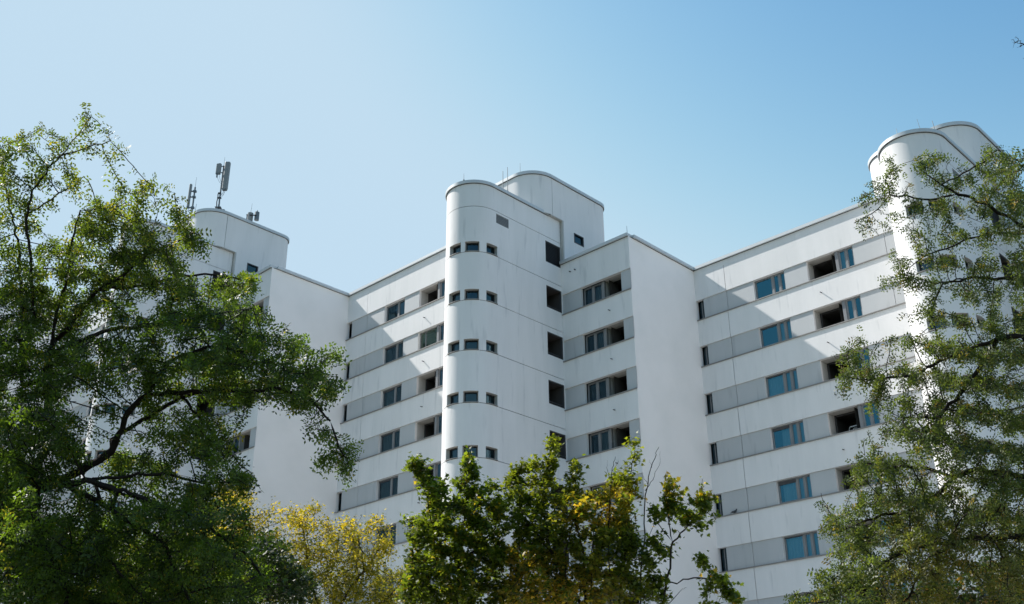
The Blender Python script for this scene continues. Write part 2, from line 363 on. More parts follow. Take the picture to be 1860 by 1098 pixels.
def facade(mod, org, flen, kind, nf=9):
    """one straight banded facade; org = (x, y) of its left end, running along +x"""
    zs = MOD[mod]; path = Path([org, (org[0] + flen, org[1])])
    pin = Path([(org[0], org[1] + .06), (org[0] + flen, org[1] + .06)])
    wall = MB(); band = MB(); sill = MB(); spout = []
    ops = []; bops = []
    if kind == 'F': jts = [2.02]; wins = [(0.0, .47), (3.74, 5.65), (7.0, 9.64)]; cut = 11.38
    else: jts = []; wins = [(1.36, 4.18)]; cut = None
    top = zs + ZR
    for k in range(nf + 1):
        a = zs - H * k; b = a + 1.22
        if a < .5: break
        ops.append((0, flen, a, b, .06, 0))
        for j in jts: ops.append(joint(j, b + .0, min(top, b + 1.58)))
        for w in wins: bops.append((w[0], w[1], a + .02, b - .0015, .16, 2 if kind == 'R' else 0))
        for j in jts + ([cut] if cut else []): bops.append((j - .012, j + .012, a, b, .03, 1))
    shell(wall, path, 0, top, ops)
    lastz = zs - H * (k if a >= .5 else k - 1)
    # grey panels of each band, each its own part
    for kk in range(nf + 1):
        a = zs - H * kk
        if a < .5: break
        b = a + 1.22; mb = MB()
        # one skin per storey
        shell(mb, pin, a + .001, b - .001, [o for o in bops if abs(o[2] - a) < .03], 1)
        mb.build('band_panel', [M_WALL, M_BAND, M_WALL], BLD)
        sb = MB(); bar(sb, path, 0 + .002, flen - .002, a - .035, a + .012, -.05, .065)
        sb.build('sill', M_SILL, BLD)
        vis = True
        rnd = random.Random(mod * 100 + kk * 7 + (3 if kind == 'R' else 0))
        za, zb = a + .02, b - .0015
        if kind == 'F':
            sm = MB(); bar(sm, pin, .19, .25, za, zb, -.26, -.2); bar(sm, pin, .41, .47, za, zb, -.26, -.2)
            s_ = sm.build('slit_window', M_FRAME, BLD)
            gb = MB(); patch(gb, pin, .0, .47, za, zb, -.23); gb.build('pane', M_GLASSD, s_)
            bb = MB(); patch(bb, pin, -.1, .6, za - .1, zb + .1, -.5); bb.build('room', M_INNER, s_)
            cur = []
            t = rnd.random()
            if mod == 1: cur = [[], [(0.55, 1.0, M_CURT)], [(0, 1, M_CURT)], [(.25, .6, M_CURT), (.62, 1, M_CURT)], [(.1, 1, M_CURT)], [(0, 1, M_CURT)], [(0, .5, M_CURT)], [], [(0, 1, M_CURT)]][kk % 9]
            else: cur = [[(.0, .3, M_CURTD)], [], [(.1, .6, M_CURTD)], [(0, 1, M_CURTD)], [(0, 1, M_CURTD)], [(.2, 1, M_CURTD)], [(0, 1, M_CURTD)], [], []][kk % 9]
            window_unit(pin, 3.74, 5.65, za, zb, .15, [1.10, .42, .39] if mod == 1 else [1.16, .75], cur, M_GLASS if mod != 0 else M_GLASSD,
                        tilt=(mod == 0 and kk in (1, 2)) or (mod == 1 and kk in (3, 4)), header=[0, .07, .05, .15, .17, .05, .1, .12, .1][kk % 9] if mod == 1 else [.0, .1, .12, .08, .1][kk % 5])
            st = 'open'
            if mod == 0: st = ['open', 'glass', 'frame', 'frame', 'frame'][min(kk, 4)]
            if mod == 1: st = ['open', 'frame', 'frame', 'frame', 'frame'][min(kk, 4)]
            loggia(pin, 7.0, 8.60, za, zb, 2.2, st, kk)
            # pier between loggia and its small window
            pb = MB(); bar(pb, pin, 8.60, 8.76, za + .001, zb - .001, -.20, -.06); pb.build('pier', M_FRAME, BLD)
            window_unit(pin, 8.76, 9.64, za, zb, .12, [.5, .5], [(0, .5, M_CURT)] if (mod == 1 and kk == 0) else ([(0, 1, M_CURT)] if t > .5 else []), M_GLASS if mod != 0 else M_GLASSD, name='balcony_window')
            if kk > 0 or False: pass
            px = 7.65; pz = a - .83
        else:
            window_unit(pin, 1.36, 2.70, za, zb, .24, [.5, .5], [(.5, .95, M_CURTD)] if rnd.random() > .5 else [], M_GLASSD, name='balcony_window', tilt=kk % 2 == 1)
            pb = MB(); bar(pb, pin, 2.70, 2.86, za + .001, zb - .001, -.34, -.2); pb.build('pier', M_FRAME, BLD)
            loggia(pin, 2.86, 4.18, za, zb, 2.4, 'open', kk)
            px = 3.36; pz = a - .80
        sp = MB(); q = path.at(px); sp.tube([(q.x, q.y + .01, pz), (q.x, q.y - .15, pz - .015)], .026, 8)
        sp.build('drain_spout', M_DARK, BLD)
    if kind == 'R':
        for dx in (.70, 1.06):
            sp = MB(); q = path.at(dx); sp.tube([(q.x, q.y + .01, zs + 2.45), (q.x, q.y - .12, zs + 2.44)], .03, 8); sp.build('drain_spout', M_DARK, BLD)
    wall.build('facade_wall', M_WALL, BLD)
    c = MB(); bar(c, path, -.0 if kind == 'F' else -.0, flen + (.14 if kind == 'R' else 0), zs + ZR, zs + ZR + .17, -.35, .13)
    c.build('coping', M_COPE, BLD); c = MB(); bar(c, path, 0, flen - .002, zs + ZR - .016, zs + ZR - .001, -.05, .035); c.build('coping_shadow_line', M_DARK, BLD)  # dark strip under the coping stands in for its shadow line

def end_wall(mod, nf=9):
    ox, oy = mod_org(mod); zs = MOD[mod]
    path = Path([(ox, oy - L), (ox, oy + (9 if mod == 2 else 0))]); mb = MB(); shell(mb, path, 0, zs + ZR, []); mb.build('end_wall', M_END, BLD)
    c = MB(); bar(c, path, 0.35, path.len - .001, zs + ZR, zs + ZR + .17, -.352, .14); c.build('coping', M_COPE, BLD); c = MB(); bar(c, path, 0.12, path.len - .12, zs + ZR - .016, zs + ZR - .001, -.05, .035); c.build('coping_shadow_line', M_DARK, BLD)  # second bar is the coping's shadow line, drawn as a dark strip
    r = MB(); y1 = oy + 9
    r.box(ox - 7.8, ox - .36, oy - L + .36, y1, zs + ZR - .3, zs + ZR + .02)
    if mod < 2: r.box(ox - .36, ox + FLEN - .01, oy + .36, y1, zs + ZR - .3, zs + ZR + .02)
    r.build('roof', M_ROOF, BLD)

def mod_org(mod): return ((mod - 1) * TU, (mod - 1) * TV)

def tower(mod, zs):
    ox, oy = mod_org(mod)
    xr, xl, R = ox - 4.86, ox - 7.90, 1.52; cy = oy - L - 5.38; ys = oy - TV
    pts = [(xl, ys)] + arc(xl + R, cy, R, 180, 360, 40) + [(xr, oy - L)]
    path = Path(pts); s_arc = abs(cy - ys); s_side = s_arc + (path.s[-2] - path.s[1]); 
    top = zs + 5.92; SL = path.len
    ops = []; zj = zs + 4.50
    while zj > 1: ops.append((0, SL, zj - .015, zj + .015, .03, 0)); zj -= 2.8 if zj < zs + 4.4 else 2.75
    wz = zs + 1.78; swins = []
    th = [(79, 109), (118, 147), (162, 190)]
    while wz > 1.5:
        for a, b in th:
            sa = s_arc + math.radians(a) * R; sb = s_arc + math.radians(b) * R
            ops.append((sa, sb, wz, wz + .58, .27, 1)); swins.append((sa, sb, wz))
        wz -= 2.8
    lv = (s_side + .18, s_side + 1.14, zs + 3.80, zs + 4.36); ops.append((*lv, .06, 1))
    side = []; z = zs + 2.9
    while z > 1: ops.append((SL - 1.28, SL - .03, z, z + 1.33, .35, 2)); side.append(z); z -= 2.8
    mb = MB(); shell(mb, path, 0, top, ops)
    mb.build('stair_tower', [M_WALL, M_LOGGIA, M_LOGDK], BLD, smooth=30)
    for sa, sb, wz in swins:
        f = MB(); bar(f, path, sa + .002, sb - .002, wz + .002, wz + .05, -.27, -.21); bar(f, path, sa + .002, sb - .002, wz + .53, wz + .578, -.27, -.21)
        bar(f, path, sa + .002, sa + .05, wz + .05, wz + .53, -.27, -.21); bar(f, path, sb - .05, sb - .002, wz + .05, wz + .53, -.27, -.21)
        fr = f.build('stair_window', M_DARK, BLD)
        g = MB(); patch(g, path, sa + .02, sb - .02, wz + .02, wz + .56, -.24); g.build('pane', M_GLASSD, fr)
        b = MB(); patch(b, path, sa - .1, sb + .1, wz - .2, wz + .9, -.62); b.build('room', M_INNER, fr)
        s_ = MB(); bar(s_, path, sa + .0, sb - .0, wz - .028, wz + .004, -.2, .05); s_.build('sill', M_SILL, fr)
    lb = MB()
    patch(lb, path, lv[0], lv[1], lv[2], lv[3], -.06)
    for i in range(6): z = lv[2] + .04 + i * .088; bar(lb, path, lv[0] + .01, lv[1] - .01, z, z + .05, -.05, -.018)
    lb.build('vent_louvre', mat('louvre_grey', (.20, .21, .22), .5, .4) if 'louvre_grey' not in bpy.data.materials else bpy.data.materials['louvre_grey'], BLD)
    for i, z in enumerate(side):
        o = MB(); s0, s1 = SL - 1.28, SL - .03
        x = xr
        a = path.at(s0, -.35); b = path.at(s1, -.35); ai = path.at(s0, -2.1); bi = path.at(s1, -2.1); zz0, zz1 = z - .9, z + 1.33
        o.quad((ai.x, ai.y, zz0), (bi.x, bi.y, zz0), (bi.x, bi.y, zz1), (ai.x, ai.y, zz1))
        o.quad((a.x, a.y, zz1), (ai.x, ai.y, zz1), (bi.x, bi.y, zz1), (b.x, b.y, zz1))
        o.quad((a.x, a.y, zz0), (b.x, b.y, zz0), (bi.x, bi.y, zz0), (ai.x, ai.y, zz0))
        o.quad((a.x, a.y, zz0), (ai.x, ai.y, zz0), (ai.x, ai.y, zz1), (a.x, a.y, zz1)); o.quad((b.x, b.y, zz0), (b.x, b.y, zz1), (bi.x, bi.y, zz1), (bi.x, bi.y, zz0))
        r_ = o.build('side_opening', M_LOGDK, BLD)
        f = MB(); bar(f, path, s0 + .002, s1 - .002, z + .002, z + .05, -.16, -.02); bar(f, path, s0 + .002, s0 + .05, z + .05, z + 1.328, -.16, -.02)
        bar(f, path, s1 - .05, s1 - .002, z + .05, z + 1.328, -.16, -.02); bar(f, path, s0 + .05, s1 - .05, z + 1.28, z + 1.328, -.16, -.02)
        if i > 0: bar(f, path, s0 + .05, s1 - .05, z + .16, z + .20, -.14, -.10)
        f.build('opening_frame', M_DARK, r_)
        if i == 0:
            lb = MB()
            for j in range(13): zz = z + .08 + j * .093; bar(lb, path, s0 + .055, s1 - .055, zz, zz + .055, -.12, -.06)
            lb.build('louvre_blind', M_BLACK, r_)
    c = MB(); bar(c, path, 0, SL - .98, top, top + .18, -.3, .09); c.build('coping', M_COPE, BLD, smooth=30); c = MB(); bar(c, path, 0, SL - .99, top - .022, top - .001, -.05, .035); c.build('coping_shadow_line', M_DARK, BLD, smooth=30)  # dark strip below the tower coping imitates the shade under it
    c = MB(); bar(c, path, SL - .975, SL - .002, top, top + .03, -.3, .0); c.build('edge_trim', M_SILL, BLD)
    # tower roof
    inner = [path.at(s, -.3) for s in path.s]
    r = MB(); n = len(inner)
    r.v = [(p.x, p.y, top + .02) for p in inner]; r.f = [tuple(range(n))]; r.mi = [0]
    r.build('roof', M_ROOF, BLD)
    # penthouse with rounded corners
    pr_, pl, pf, pb_ = ox - 4.66, ox - 10.35, oy - L - 2.42, oy - L + 4.35; Rr = 1.55
    pp = arc(pl + Rr, pf + Rr, Rr, 180, 270, 14) + arc(pr_ - Rr, pf + Rr, Rr, 270, 360, 14) + arc(pr_ - .8, pb_ - .8, .8, 0, 90, 8) + arc(pl + .8, pb_ - .8, .8, 90, 180, 8)
    pp.append(pp[0]); pa = Path(pp)
    z0, z1 = top - .001 , zs + 8.42
    pj = [];
    i0 = 29; sj = pa.s[i0] + .05   # joint just past the front-right arc
    # window: y offset from that joint
    sw0 = pa.s[i0] + ((oy - L + 1.0) - (pf + Rr)); wz0, wz1 = zs + 4.88, zs + 5.52
    slow = pa.s[i0] + ((oy - L + .12) - (pf + Rr))     # in front of this the wall stands on the tower roof
    ops = [(sj - .014, sj + .014, top + .03, z1, .03, 0), (sw0, sw0 + .85, wz0, wz1, .12, 1), (0, slow, zs + 3.31, top + .03, 0, 0)]
    mb = MB(); shell(mb, pa, zs + 3.31, z1, ops)
    pen = mb.build('penthouse', [M_WALL, M_LOGGIA], BLD, smooth=30)
    f = MB(); s0, s1 = sw0, sw0 + .85
    for q in ((s0 + .002, s1 - .002, wz0 + .002, wz0 + .06), (s0 + .002, s1 - .002, wz1 - .06, wz1 - .002), (s0 + .002, s0 + .06, wz0 + .06, wz1 - .06), (s1 - .06, s1 - .002, wz0 + .06, wz1 - .06)):
        bar(f, pa, *q, -.12, .02)
    fr = f.build('penthouse_window', M_DARK, BLD)
    g = MB(); patch(g, pa, s0 + .02, s1 - .02, wz0 + .02, wz1 - .02, -.08); g.build('pane', M_GLASSD, fr)
    b = MB(); patch(b, pa, s0 + .0, s1 - .0, wz0 + .0, wz1 - .0, -.119); b.build('blind', bpy.data.materials['louvre_grey'], fr)
    c = MB(); bar(c, pa, 0, pa.len, z1, z1 + .19, -.3, .08); c.build('coping', M_COPE, BLD, smooth=30); c = MB(); bar(c, pa, 0, pa.len, z1 - .022, z1 - .001, -.05, .035); c.build('coping_shadow_line', M_DARK, BLD, smooth=30)  # shade under the penthouse coping, built as a thin dark strip
    inner = [pa.at(s, -.3) for s in pa.s[:-1]]; r = MB(); r.v = [(p.x, p.y, z1 + .02) for p in inner]; r.f = [tuple(range(len(inner)))]; r.mi = [0]; r.build('roof', M_ROOF, BLD)
    # raised trim where the penthouse wall stands proud of the tower
    t = MB(); t.box(xr + .001, xr + .20, oy - L - .98, oy - L + .12, top + .0, top + .05); t.box(xr + .001, xr + .20, oy - L + .02, oy - L + .12, zs + 3.3, top)
    t.build('edge_trim', M_LOGGIA, BLD)
    return pr_, pf, z1

for mod in (-1, 0, 1):
    ox, oy = mod_org(mod)
    facade(mod, (ox, oy), FLEN, 'F')
for mod in (0, 1, 2):
    ox, oy = mod_org(mod)
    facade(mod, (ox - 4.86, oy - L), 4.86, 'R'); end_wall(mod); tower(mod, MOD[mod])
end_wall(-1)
# far sides and back so that the building is closed
def backs():
    for mod in (-1, 0, 1, 2):
        ox, oy = mod_org(mod); mb = MB(); t = MOD[mod] + ZR - .3
        xe = ox + (FLEN - .02 if mod < 2 else -.02)
        x0 = ox - (7.86 if mod > -1 else 14); mb.quad((xe, oy + 9, 0), (x0, oy + 9, 0), (x0, oy + 9, t), (xe, oy + 9, t))
        mb.quad((x0, oy + 9, 0), (x0, oy - L, 0), (x0, oy - L, t), (x0, oy + 9, t))
        if mod == -1: mb.quad((x0, oy - L, 0), (ox, oy - L, 0), (ox, oy - L, t + .3), (x0, oy - L, t + .3))
        mb.build('rear_wall', M_WALL, BLD)
backs()

# ------------------------------------------------------------------ roof equipment
def bp(mod, x, y, z):
    ox, oy = mod_org(mod); p = AX * (ux + ox + x) + AY * (vy + oy + y); return Vector((p.x, p.y, z))

def rod(mod, x, y, z, h, label, r=.014, lean=0.0, name='lightning_rod'):
    mb = MB(); mb.tube([(0, 0, 0), (lean * h, 0, h)], [r, r * .6], 6); mb.tube([(0, 0, 0), (0, 0, .1)], .05, 8)
    o = mb.build(name, M_METAL); o.location = bp(mod, x, y, z); tag(o, label, 'lightning rod', 'thin lightning rods on the roofs')
    return o
TT = {m_: MOD[m_] + 6.12 for m_ in MOD}; PT = {m_: MOD[m_] + 8.63 for m_ in MOD}

def panel_mb(w, d, h):
    """antenna housing: box with chamfered front edges"""
    mb = MB(); c = min(w, d) * .28
    prof = [(-w / 2, d / 2), (-w / 2, -d / 2 + c), (-w / 2 + c, -d / 2), (w / 2 - c, -d / 2), (w / 2, -d / 2 + c), (w / 2, d / 2)]
    n = len(prof); mb.v = [(x, y, z) for z, k in ((0, .9), (.04, 1), (h - .04, 1), (h, .9)) for x, y in [(a * k, b * k) for a, b in prof]]
    for j in range(3):
        for i in range(n): i2 = (i + 1) % n; mb.f.append((j * n + i, j * n + i2, (j + 1) * n + i2, (j + 1) * n + i)); mb.mi.append(0)
    mb.f.append(tuple(range(n))[::-1]); mb.mi.append(0); mb.f.append(tuple(range(3 * n, 4 * n))); mb.mi.append(0)
    return mb

# tall twin-panel mast
def mast_tall():
    r = empty('antenna_mast', bp(0, -4.87, -7.43, PT[0] + .1), 0)
    tag(r, 'tall rooftop mast carrying a long and a short grey panel antenna', 'antenna')
    p = MB(); p.tube([(0, 0, 0), (0, 0, 3.3)], .055, 10); p.tube([(0, 0, 3.3), (.0, 0, 4.0)], [.014, .008], 6); p.box(-.2, .2, -.2, .2, 0, .04); p.build('pole', M_METAL, r)
    a = panel_mb(.36, .2, 2.1).build('panel_antenna', M_ANT, r); a.location = (.30, -.16, 1.38)
    b = panel_mb(.34, .16, .74).build('panel_antenna', M_ANT, r); b.location = (-.28, -.16, 2.62); b.rotation_euler = (0, 0, -.3)
    k = MB()
    for z in (1.5, 3.2): k.box(-.02, .32, -.07, .0, z, z + .06)
    for z in (2.7, 3.2): k.box(-.30, .02, -.09, -.03, z, z + .05)
    k.box(.15, .45, -.25, -.05, 1.30, 1.38); k.box(-.42, -.12, -.24, -.08, 2.55, 2.62); k.box(-.36, -.28, -.2, -.12, 2.3, 2.55)
    k.build('bracket', M_METAL, r)
    c = MB()
    def loop(a_, b_, sag, rr=.014):
        pts = []
        for i in range(9): t = i / 8; pts.append(Vector(a_).lerp(Vector(b_), t) + Vector((0, 0, -sag * math.sin(math.pi * t)))); 
        c.tube(pts, rr, 5, cap=False)
    loop((.36, -.16, 1.32), (.04, -.02, 1.0), .25); loop((.28, -.16, 1.32), (.03, -.05, 1.1), .2); loop((-.3, -.16, 2.35), (-.02, -.03, 1.9), .1, .01); loop((-.2, -.16, 2.55), (-.03, -.03, 2.0), .05, .01)
    c.tube([(-.12, 0, 0), (-.16, -.02, .5), (-.12, -.02, .8), (-.15, 0, 1.1), (-.08, 0, 1.22)], .035, 6)
    c.build('cable', M_CABLE, r); cb = MB(); cb.box(-.16, .1, -.06, .06, .76, .84); cb.box(-.14, .06, -.06, .06, 1.12, 1.2); cb.build('clamp', M_CABLE, r)
def mast_slim():
    r = empty('antenna_mast', bp(0, -7.3, -8.02, PT[0] + .25), 0)
    tag(r, 'slim rooftop mast with one narrow panel antenna seen edge on, behind the leafy branch tips', 'antenna')
    p = MB(); p.tube([(0, 0, 0), (0, 0, 2.25)], .06, 10); p.tube([(0, 0, 2.25), (0, 0, 3.05)], [.014, .008], 6); p.box(-.2, .2, -.2, .2, 0, .04); p.build('pole', M_METAL, r)
    a = panel_mb(.17, .14, 1.75).build('panel_antenna', M_ANT, r); a.location = (-.30, -.05, .72)
    k = MB()
    for z in (.62, 1.45, 1.9): k.box(-.28, .1, -.05, .03, z, z + .07); k.box(-.09, .12, -.09, .09, z - .03, z + .1)
    k.box(-.38, -.22, -.1, .02, .6, .72); k.build('bracket', M_METAL, r)
    c = MB(); c.tube([(-.3, -.05, .66), (-.36, -.05, .45), (-.25, -.05, .35), (-.1, 0, .5), (-.04, 0, .7)], .018, 6)
    c.tube([(-.27, 0, .66), (-.2, 0, .3), (-.03, 0, .25)], .016, 6); c.build('cable', M_CABLE, r)
    w = MB(); w.tube([(.2, 0, .0), (.24, 0, .95)], .014, 6); w.build('whip', M_METAL, r)
def mast_small():
    r = empty('antenna_mast', bp(0, -4.8, -5.05, PT[0] + .0), 0)
    tag(r, 'low pair of drum shaped antenna units on the right side of the left penthouse roof', 'antenna')
    p = MB(); p.tube([(0, 0, 0), (0, 0, .66)], .19, 14); p.tube([(0, 0, .66), (.04, 0, 1.45)], [.014, .008], 6); p.build('drum_unit', M_ANT, r)
    b = MB(); b.tube([(.45, -.02, .12), (.45, -.02, .72)], .16, 10); b.tube([(.45, -.02, .72), (.45, -.02, .88)], .03, 6); b.build('drum_unit', M_METAL, r)
    k = MB(); k.box(.0, .45, -.22, -.16, .38, .44); k.box(-.26, -.18, -.05, .05, .5, .58); k.box(-.24, -.18, -.05, .05, .1, .5); k.build('bracket', M_CABLE, r)
mast_tall(); mast_slim(); mast_small()
v = panel_mb(.24, .2, .34).build('roof_vent', M_ANT); v.location = bp(0, -4.9, -7.05, PT[0] - .18)
tag(v, 'small grey vent box on the left penthouse roof, right of the tall antenna mast', 'roof vent')
rod(0, -5.0, -7.3, PT[0], .7, 'thin rod on the left penthouse roof between the tall mast and the vent box')
rod(1, -4.95, -10.55, TT[1], 1.25, 'left and shorter of the two dark rods standing on the central stair tower', .024)
rod(1, -4.93, -10.2, TT[1], 1.65, 'right and taller of the two dark rods standing on the central stair tower', .024)
rod(1, -5.85, -8.2, PT[1], .75, 'thin rod on the front edge of the central penthouse roof')
rod(1, -5.8, -12.72, TT[1], .5, 'faint thin rod at the rounded front of the central stair tower roof')
rod(1, -.15, -5.85, MOD[1] + 3.3, .55, 'thin rod at the roof corner right of the central stair tower')
rod(2, -6.5, -12.6, TT[2], .5, 'shortest thin rod at the rounded front of the right stair tower roof')
rod(2, -5.6, -12.0, TT[2], .9, 'pale leaning rod in the middle of the right stair tower roof', lean=-.1)
rod(2, -5.6, -11.8, TT[2], .42, 'stubby rod between its two taller neighbours on the right stair tower roof')
rod(2, -5.1, -11.6, TT[2], .75, 'dark thick rod on the right stair tower roof nearest the penthouse', .024, lean=-.08)

# clothes rack on a loggia, and a pigeon on a sill
def rack():
    mb = MB(); x0, x1, zz = 0, .62, .0
    P = lambda x, y, z: (x, y, z)
    for y in (0, .35):
        mb.tube([P(0, y, 0), P(.04, y, .75), P(.10, y, .80), P(.58, y, .80), P(.64, y, .75), P(.68, y, 0)], .014, 6)
    for i in range(5): mb.rod(P(.12 + i * .11, 0, .80), P(.12 + i * .11, .35, .80), .006, 5)
    mb.rod(P(.02, 0, .45), P(.02, .35, .45), .01); mb.rod(P(.66, 0, .45), P(.66, .35, .45), .01)
    o = mb.build('drying_rack', mat('white_enamel', (.7, .7, .7), .4, .5)); o.location = bp(1, 7.72, .65, MOD[1] - 3 * H - .93 + .0); o.rotation_euler = (0, 0, -YAW)
    o.scale = (1, 1, 1.7)
    tag(o, 'white tubular drying rack standing in the dark open balcony on the right facade', 'drying rack')
rack()

def pigeon():
    pts = [(-.17, 0, .075, .016), (-.10, 0, .085, .030), (-.04, 0, .09, .052), (.02, 0, .10, .062), (.07, 0, .12, .050), (.095, 0, .155, .032), (.105, 0, .185, .026), (.12, 0, .205, .028), (.145, 0, .203, .012), (.165, 0, .198, .005)]
    mb = MB(); base = 0; n = 12
    for i, (x, y, z, r) in enumerate(pts):
        a = pts[max(0, i - 1)]; b = pts[min(len(pts) - 1, i + 1)]; d = Vector((b[0] - a[0], 0, b[2] - a[2])).normalized(); nn = Vector((-d.z, 0, d.x))
        for k in range(n):
            t = 2 * math.pi * k / n; mb.v.append(tuple(Vector((x, y, z)) + nn * (r * math.cos(t)) + Vector((0, 1, 0)) * (r * .92 * math.sin(t))))
    for i in range(len(pts) - 1):
        for k in range(n): k2 = (k + 1) % n; mb.f.append((i * n + k, i * n + k2, (i + 1) * n + k2, (i + 1) * n + k)); mb.mi.append(0)
    mb.f.append(tuple(range(n))[::-1]); mb.mi.append(0); mb.f.append(tuple(range((len(pts) - 1) * n, len(pts) * n))); mb.mi.append(0)
    for s in (-1, 1):                                   # folded wings, tail and legs
        mb.box(-.15, .05, s * .045 - .012, s * .045 + .012, .075, .125); mb.rod((.01, s * .025, .055), (.015, s * .025, 0), .006, 5); mb.rod((.0, s * .025, .003), (.045, s * .025, .003), .005, 5)
    mb.quad((-.15, -.03, .08), (-.15, .03, .08), (-.26, .04, .06), (-.26, -.04, .06))
    o = mb.build('pigeon', mat('grey_feathers', (.07, .075, .085), .7, .3, var=.3, scale=30), smooth=50)
    o.location = bp(1, 1.24, -.025, MOD[1] - 4 * H + .012); o.rotation_euler = (0, 0, -YAW)
    tag(o, 'dark grey pigeon standing on the sill of a grey window band on the right facade', 'pigeon')
pigeon()
#TREES#
# ------------------------------------------------------------------ trees
def leaf_mat(name, c_dark, c_light, c_alt, trans, tw=.45, rough=.38, spec=.5):
    """leaf: per-leaf colour scatter, translucent back light, waxy gloss; 'tint' mixes in the turned colour"""
    M = bpy.data.materials.new(name); M.use_nodes = True; nt = M.node_tree; b = nt.nodes['Principled BSDF']; out = nt.nodes['Material Output']
    ge = nt.nodes.new('ShaderNodeNewGeometry'); at_ = nt.nodes.new('ShaderNodeAttribute'); at_.attribute_name = 'tint'
    rp = nt.nodes.new('ShaderNodeValToRGB'); rp.color_ramp.elements[0].color = (*c_dark, 1); rp.color_ramp.elements[1].color = (*c_light, 1)
    rp.color_ramp.elements[0].position = .1; rp.color_ramp.elements[1].position = .95
    mx = nt.nodes.new('ShaderNodeMixRGB'); mx.inputs[2].default_value = (*c_alt, 1)
    a2 = nt.nodes.new('ShaderNodeAttribute'); a2.attribute_name = 'rnd'; av = nt.nodes.new('ShaderNodeMath'); av.operation = 'MULTIPLY_ADD'; av.inputs[1].default_value = .3
    sc2 = nt.nodes.new('ShaderNodeMath'); sc2.operation = 'MULTIPLY'; sc2.inputs[1].default_value = .7
    nt.links.new(a2.outputs['Fac'], sc2.inputs[0]); nt.links.new(ge.outputs['Random Per Island'], av.inputs[0]); nt.links.new(sc2.outputs[0], av.inputs[2]); nt.links.new(av.outputs[0], rp.inputs[0]); nt.links.new(at_.outputs['Fac'], mx.inputs[0]); nt.links.new(rp.outputs[0], mx.inputs[1])
    nt.links.new(mx.outputs[0], b.inputs['Base Color']); b.inputs['Roughness'].default_value = rough; b.inputs['Specular IOR Level'].default_value = spec
    tr = nt.nodes.new('ShaderNodeBsdfTranslucent'); m2 = nt.nodes.new('ShaderNodeMixRGB'); m2.blend_type = 'MULTIPLY'; m2.inputs[0].default_value = 1
    m2.inputs[2].default_value = (*trans, 1); nt.links.new(mx.outputs[0], m2.inputs[1]); nt.links.new(m2.outputs[0], tr.inputs[0])
    ms = nt.nodes.new('ShaderNodeMixShader'); ms.inputs[0].default_value = tw
    nt.links.new(b.outputs[0], ms.inputs[1]); nt.links.new(tr.outputs[0], ms.inputs[2]); nt.links.new(ms.outputs[0], out.inputs[0])
    return M
BARK = mat('dark_bark', (0.026, 0.021, 0.018), 0.9, 0.15, var=.35, scale=6, bump=.6)
BARK2 = mat('grey_brown_bark', (0.05, 0.042, 0.035), 0.9, 0.15, var=.3, scale=8, bump=.5)
LEAF_A = leaf_mat('locust_leaf', (.006, .015, .004), (.064, .108, .014), (.16, .15, .02), (4.9, 4.5, 1.8), tw=.38, rough=.5, spec=.35)
LEAF_B = leaf_mat('olive_leaf', (.014, .028, .007), (.088, .120, .026), (.19, .12, .03), (3.4, 3.2, 1.6), tw=.34, rough=.5, spec=.4)
LEAF_D = leaf_mat('dark_leaf', (.008, .020, .004), (.030, .050, .010), (.16, .09, .02), (3.0, 3.0, 1.4), tw=.3, rough=.5, spec=.35)
LEAF_Y = leaf_mat('yellowing_leaf', (.035, .060, .008), (.24, .24, .028), (.55, .42, .040), (2.0, 1.85, .9), rough=.5, spec=.3)
LEAF_M = leaf_mat('maple_leaf', (.016, .034, .005), (.098, .142, .017), (.34, .24, .035), (4.0, 3.5, 1.3), tw=.42, rough=.5, spec=.35)

def unp(P):
    P = np.asarray(P, float); e = np.array(EYE); f = np.array(FW); r = np.array(RT); u = np.array(UP)
    return e + (f + np.outer((P[:, 0] - 930) / F_PX, r) - np.outer((P[:, 1] - 549) / F_PX, u)) * P[:, 2:3]

def np_mesh(name, verts, faces_flat, loop_tot, mats, parent, tint=None, smooth=False, rnd=None):
    me = bpy.data.meshes.new(name); n = len(loop_tot)
    me.vertices.add(len(verts)); me.vertices.foreach_set('co', verts.astype(np.float32).ravel())
    me.loops.add(len(faces_flat)); me.loops.foreach_set('vertex_index', faces_flat.astype(np.int32))
    me.polygons.add(n); st = np.concatenate([[0], np.cumsum(loop_tot)[:-1]]); me.polygons.foreach_set('loop_start', st.astype(np.int32))
    me.polygons.foreach_set('loop_total', loop_tot.astype(np.int32))
    if smooth: me.polygons.foreach_set('use_smooth', np.ones(n, bool))
    me.materials.append(mats)
    if tint is not None:
        a = me.attributes.new('tint', 'FLOAT', 'POINT'); a.data.foreach_set('value', tint.astype(np.float32))
    if rnd is not None:
        a = me.attributes.new('rnd', 'FLOAT', 'POINT'); a.data.foreach_set('value', rnd.astype(np.float32))
    me.update(); me.validate()
    o = bpy.data.objects.new(name, me); col.objects.link(o); o.parent = parent; return o

def norm(a): return a / np.maximum(1e-9, np.linalg.norm(a, axis=-1, keepdims=True))

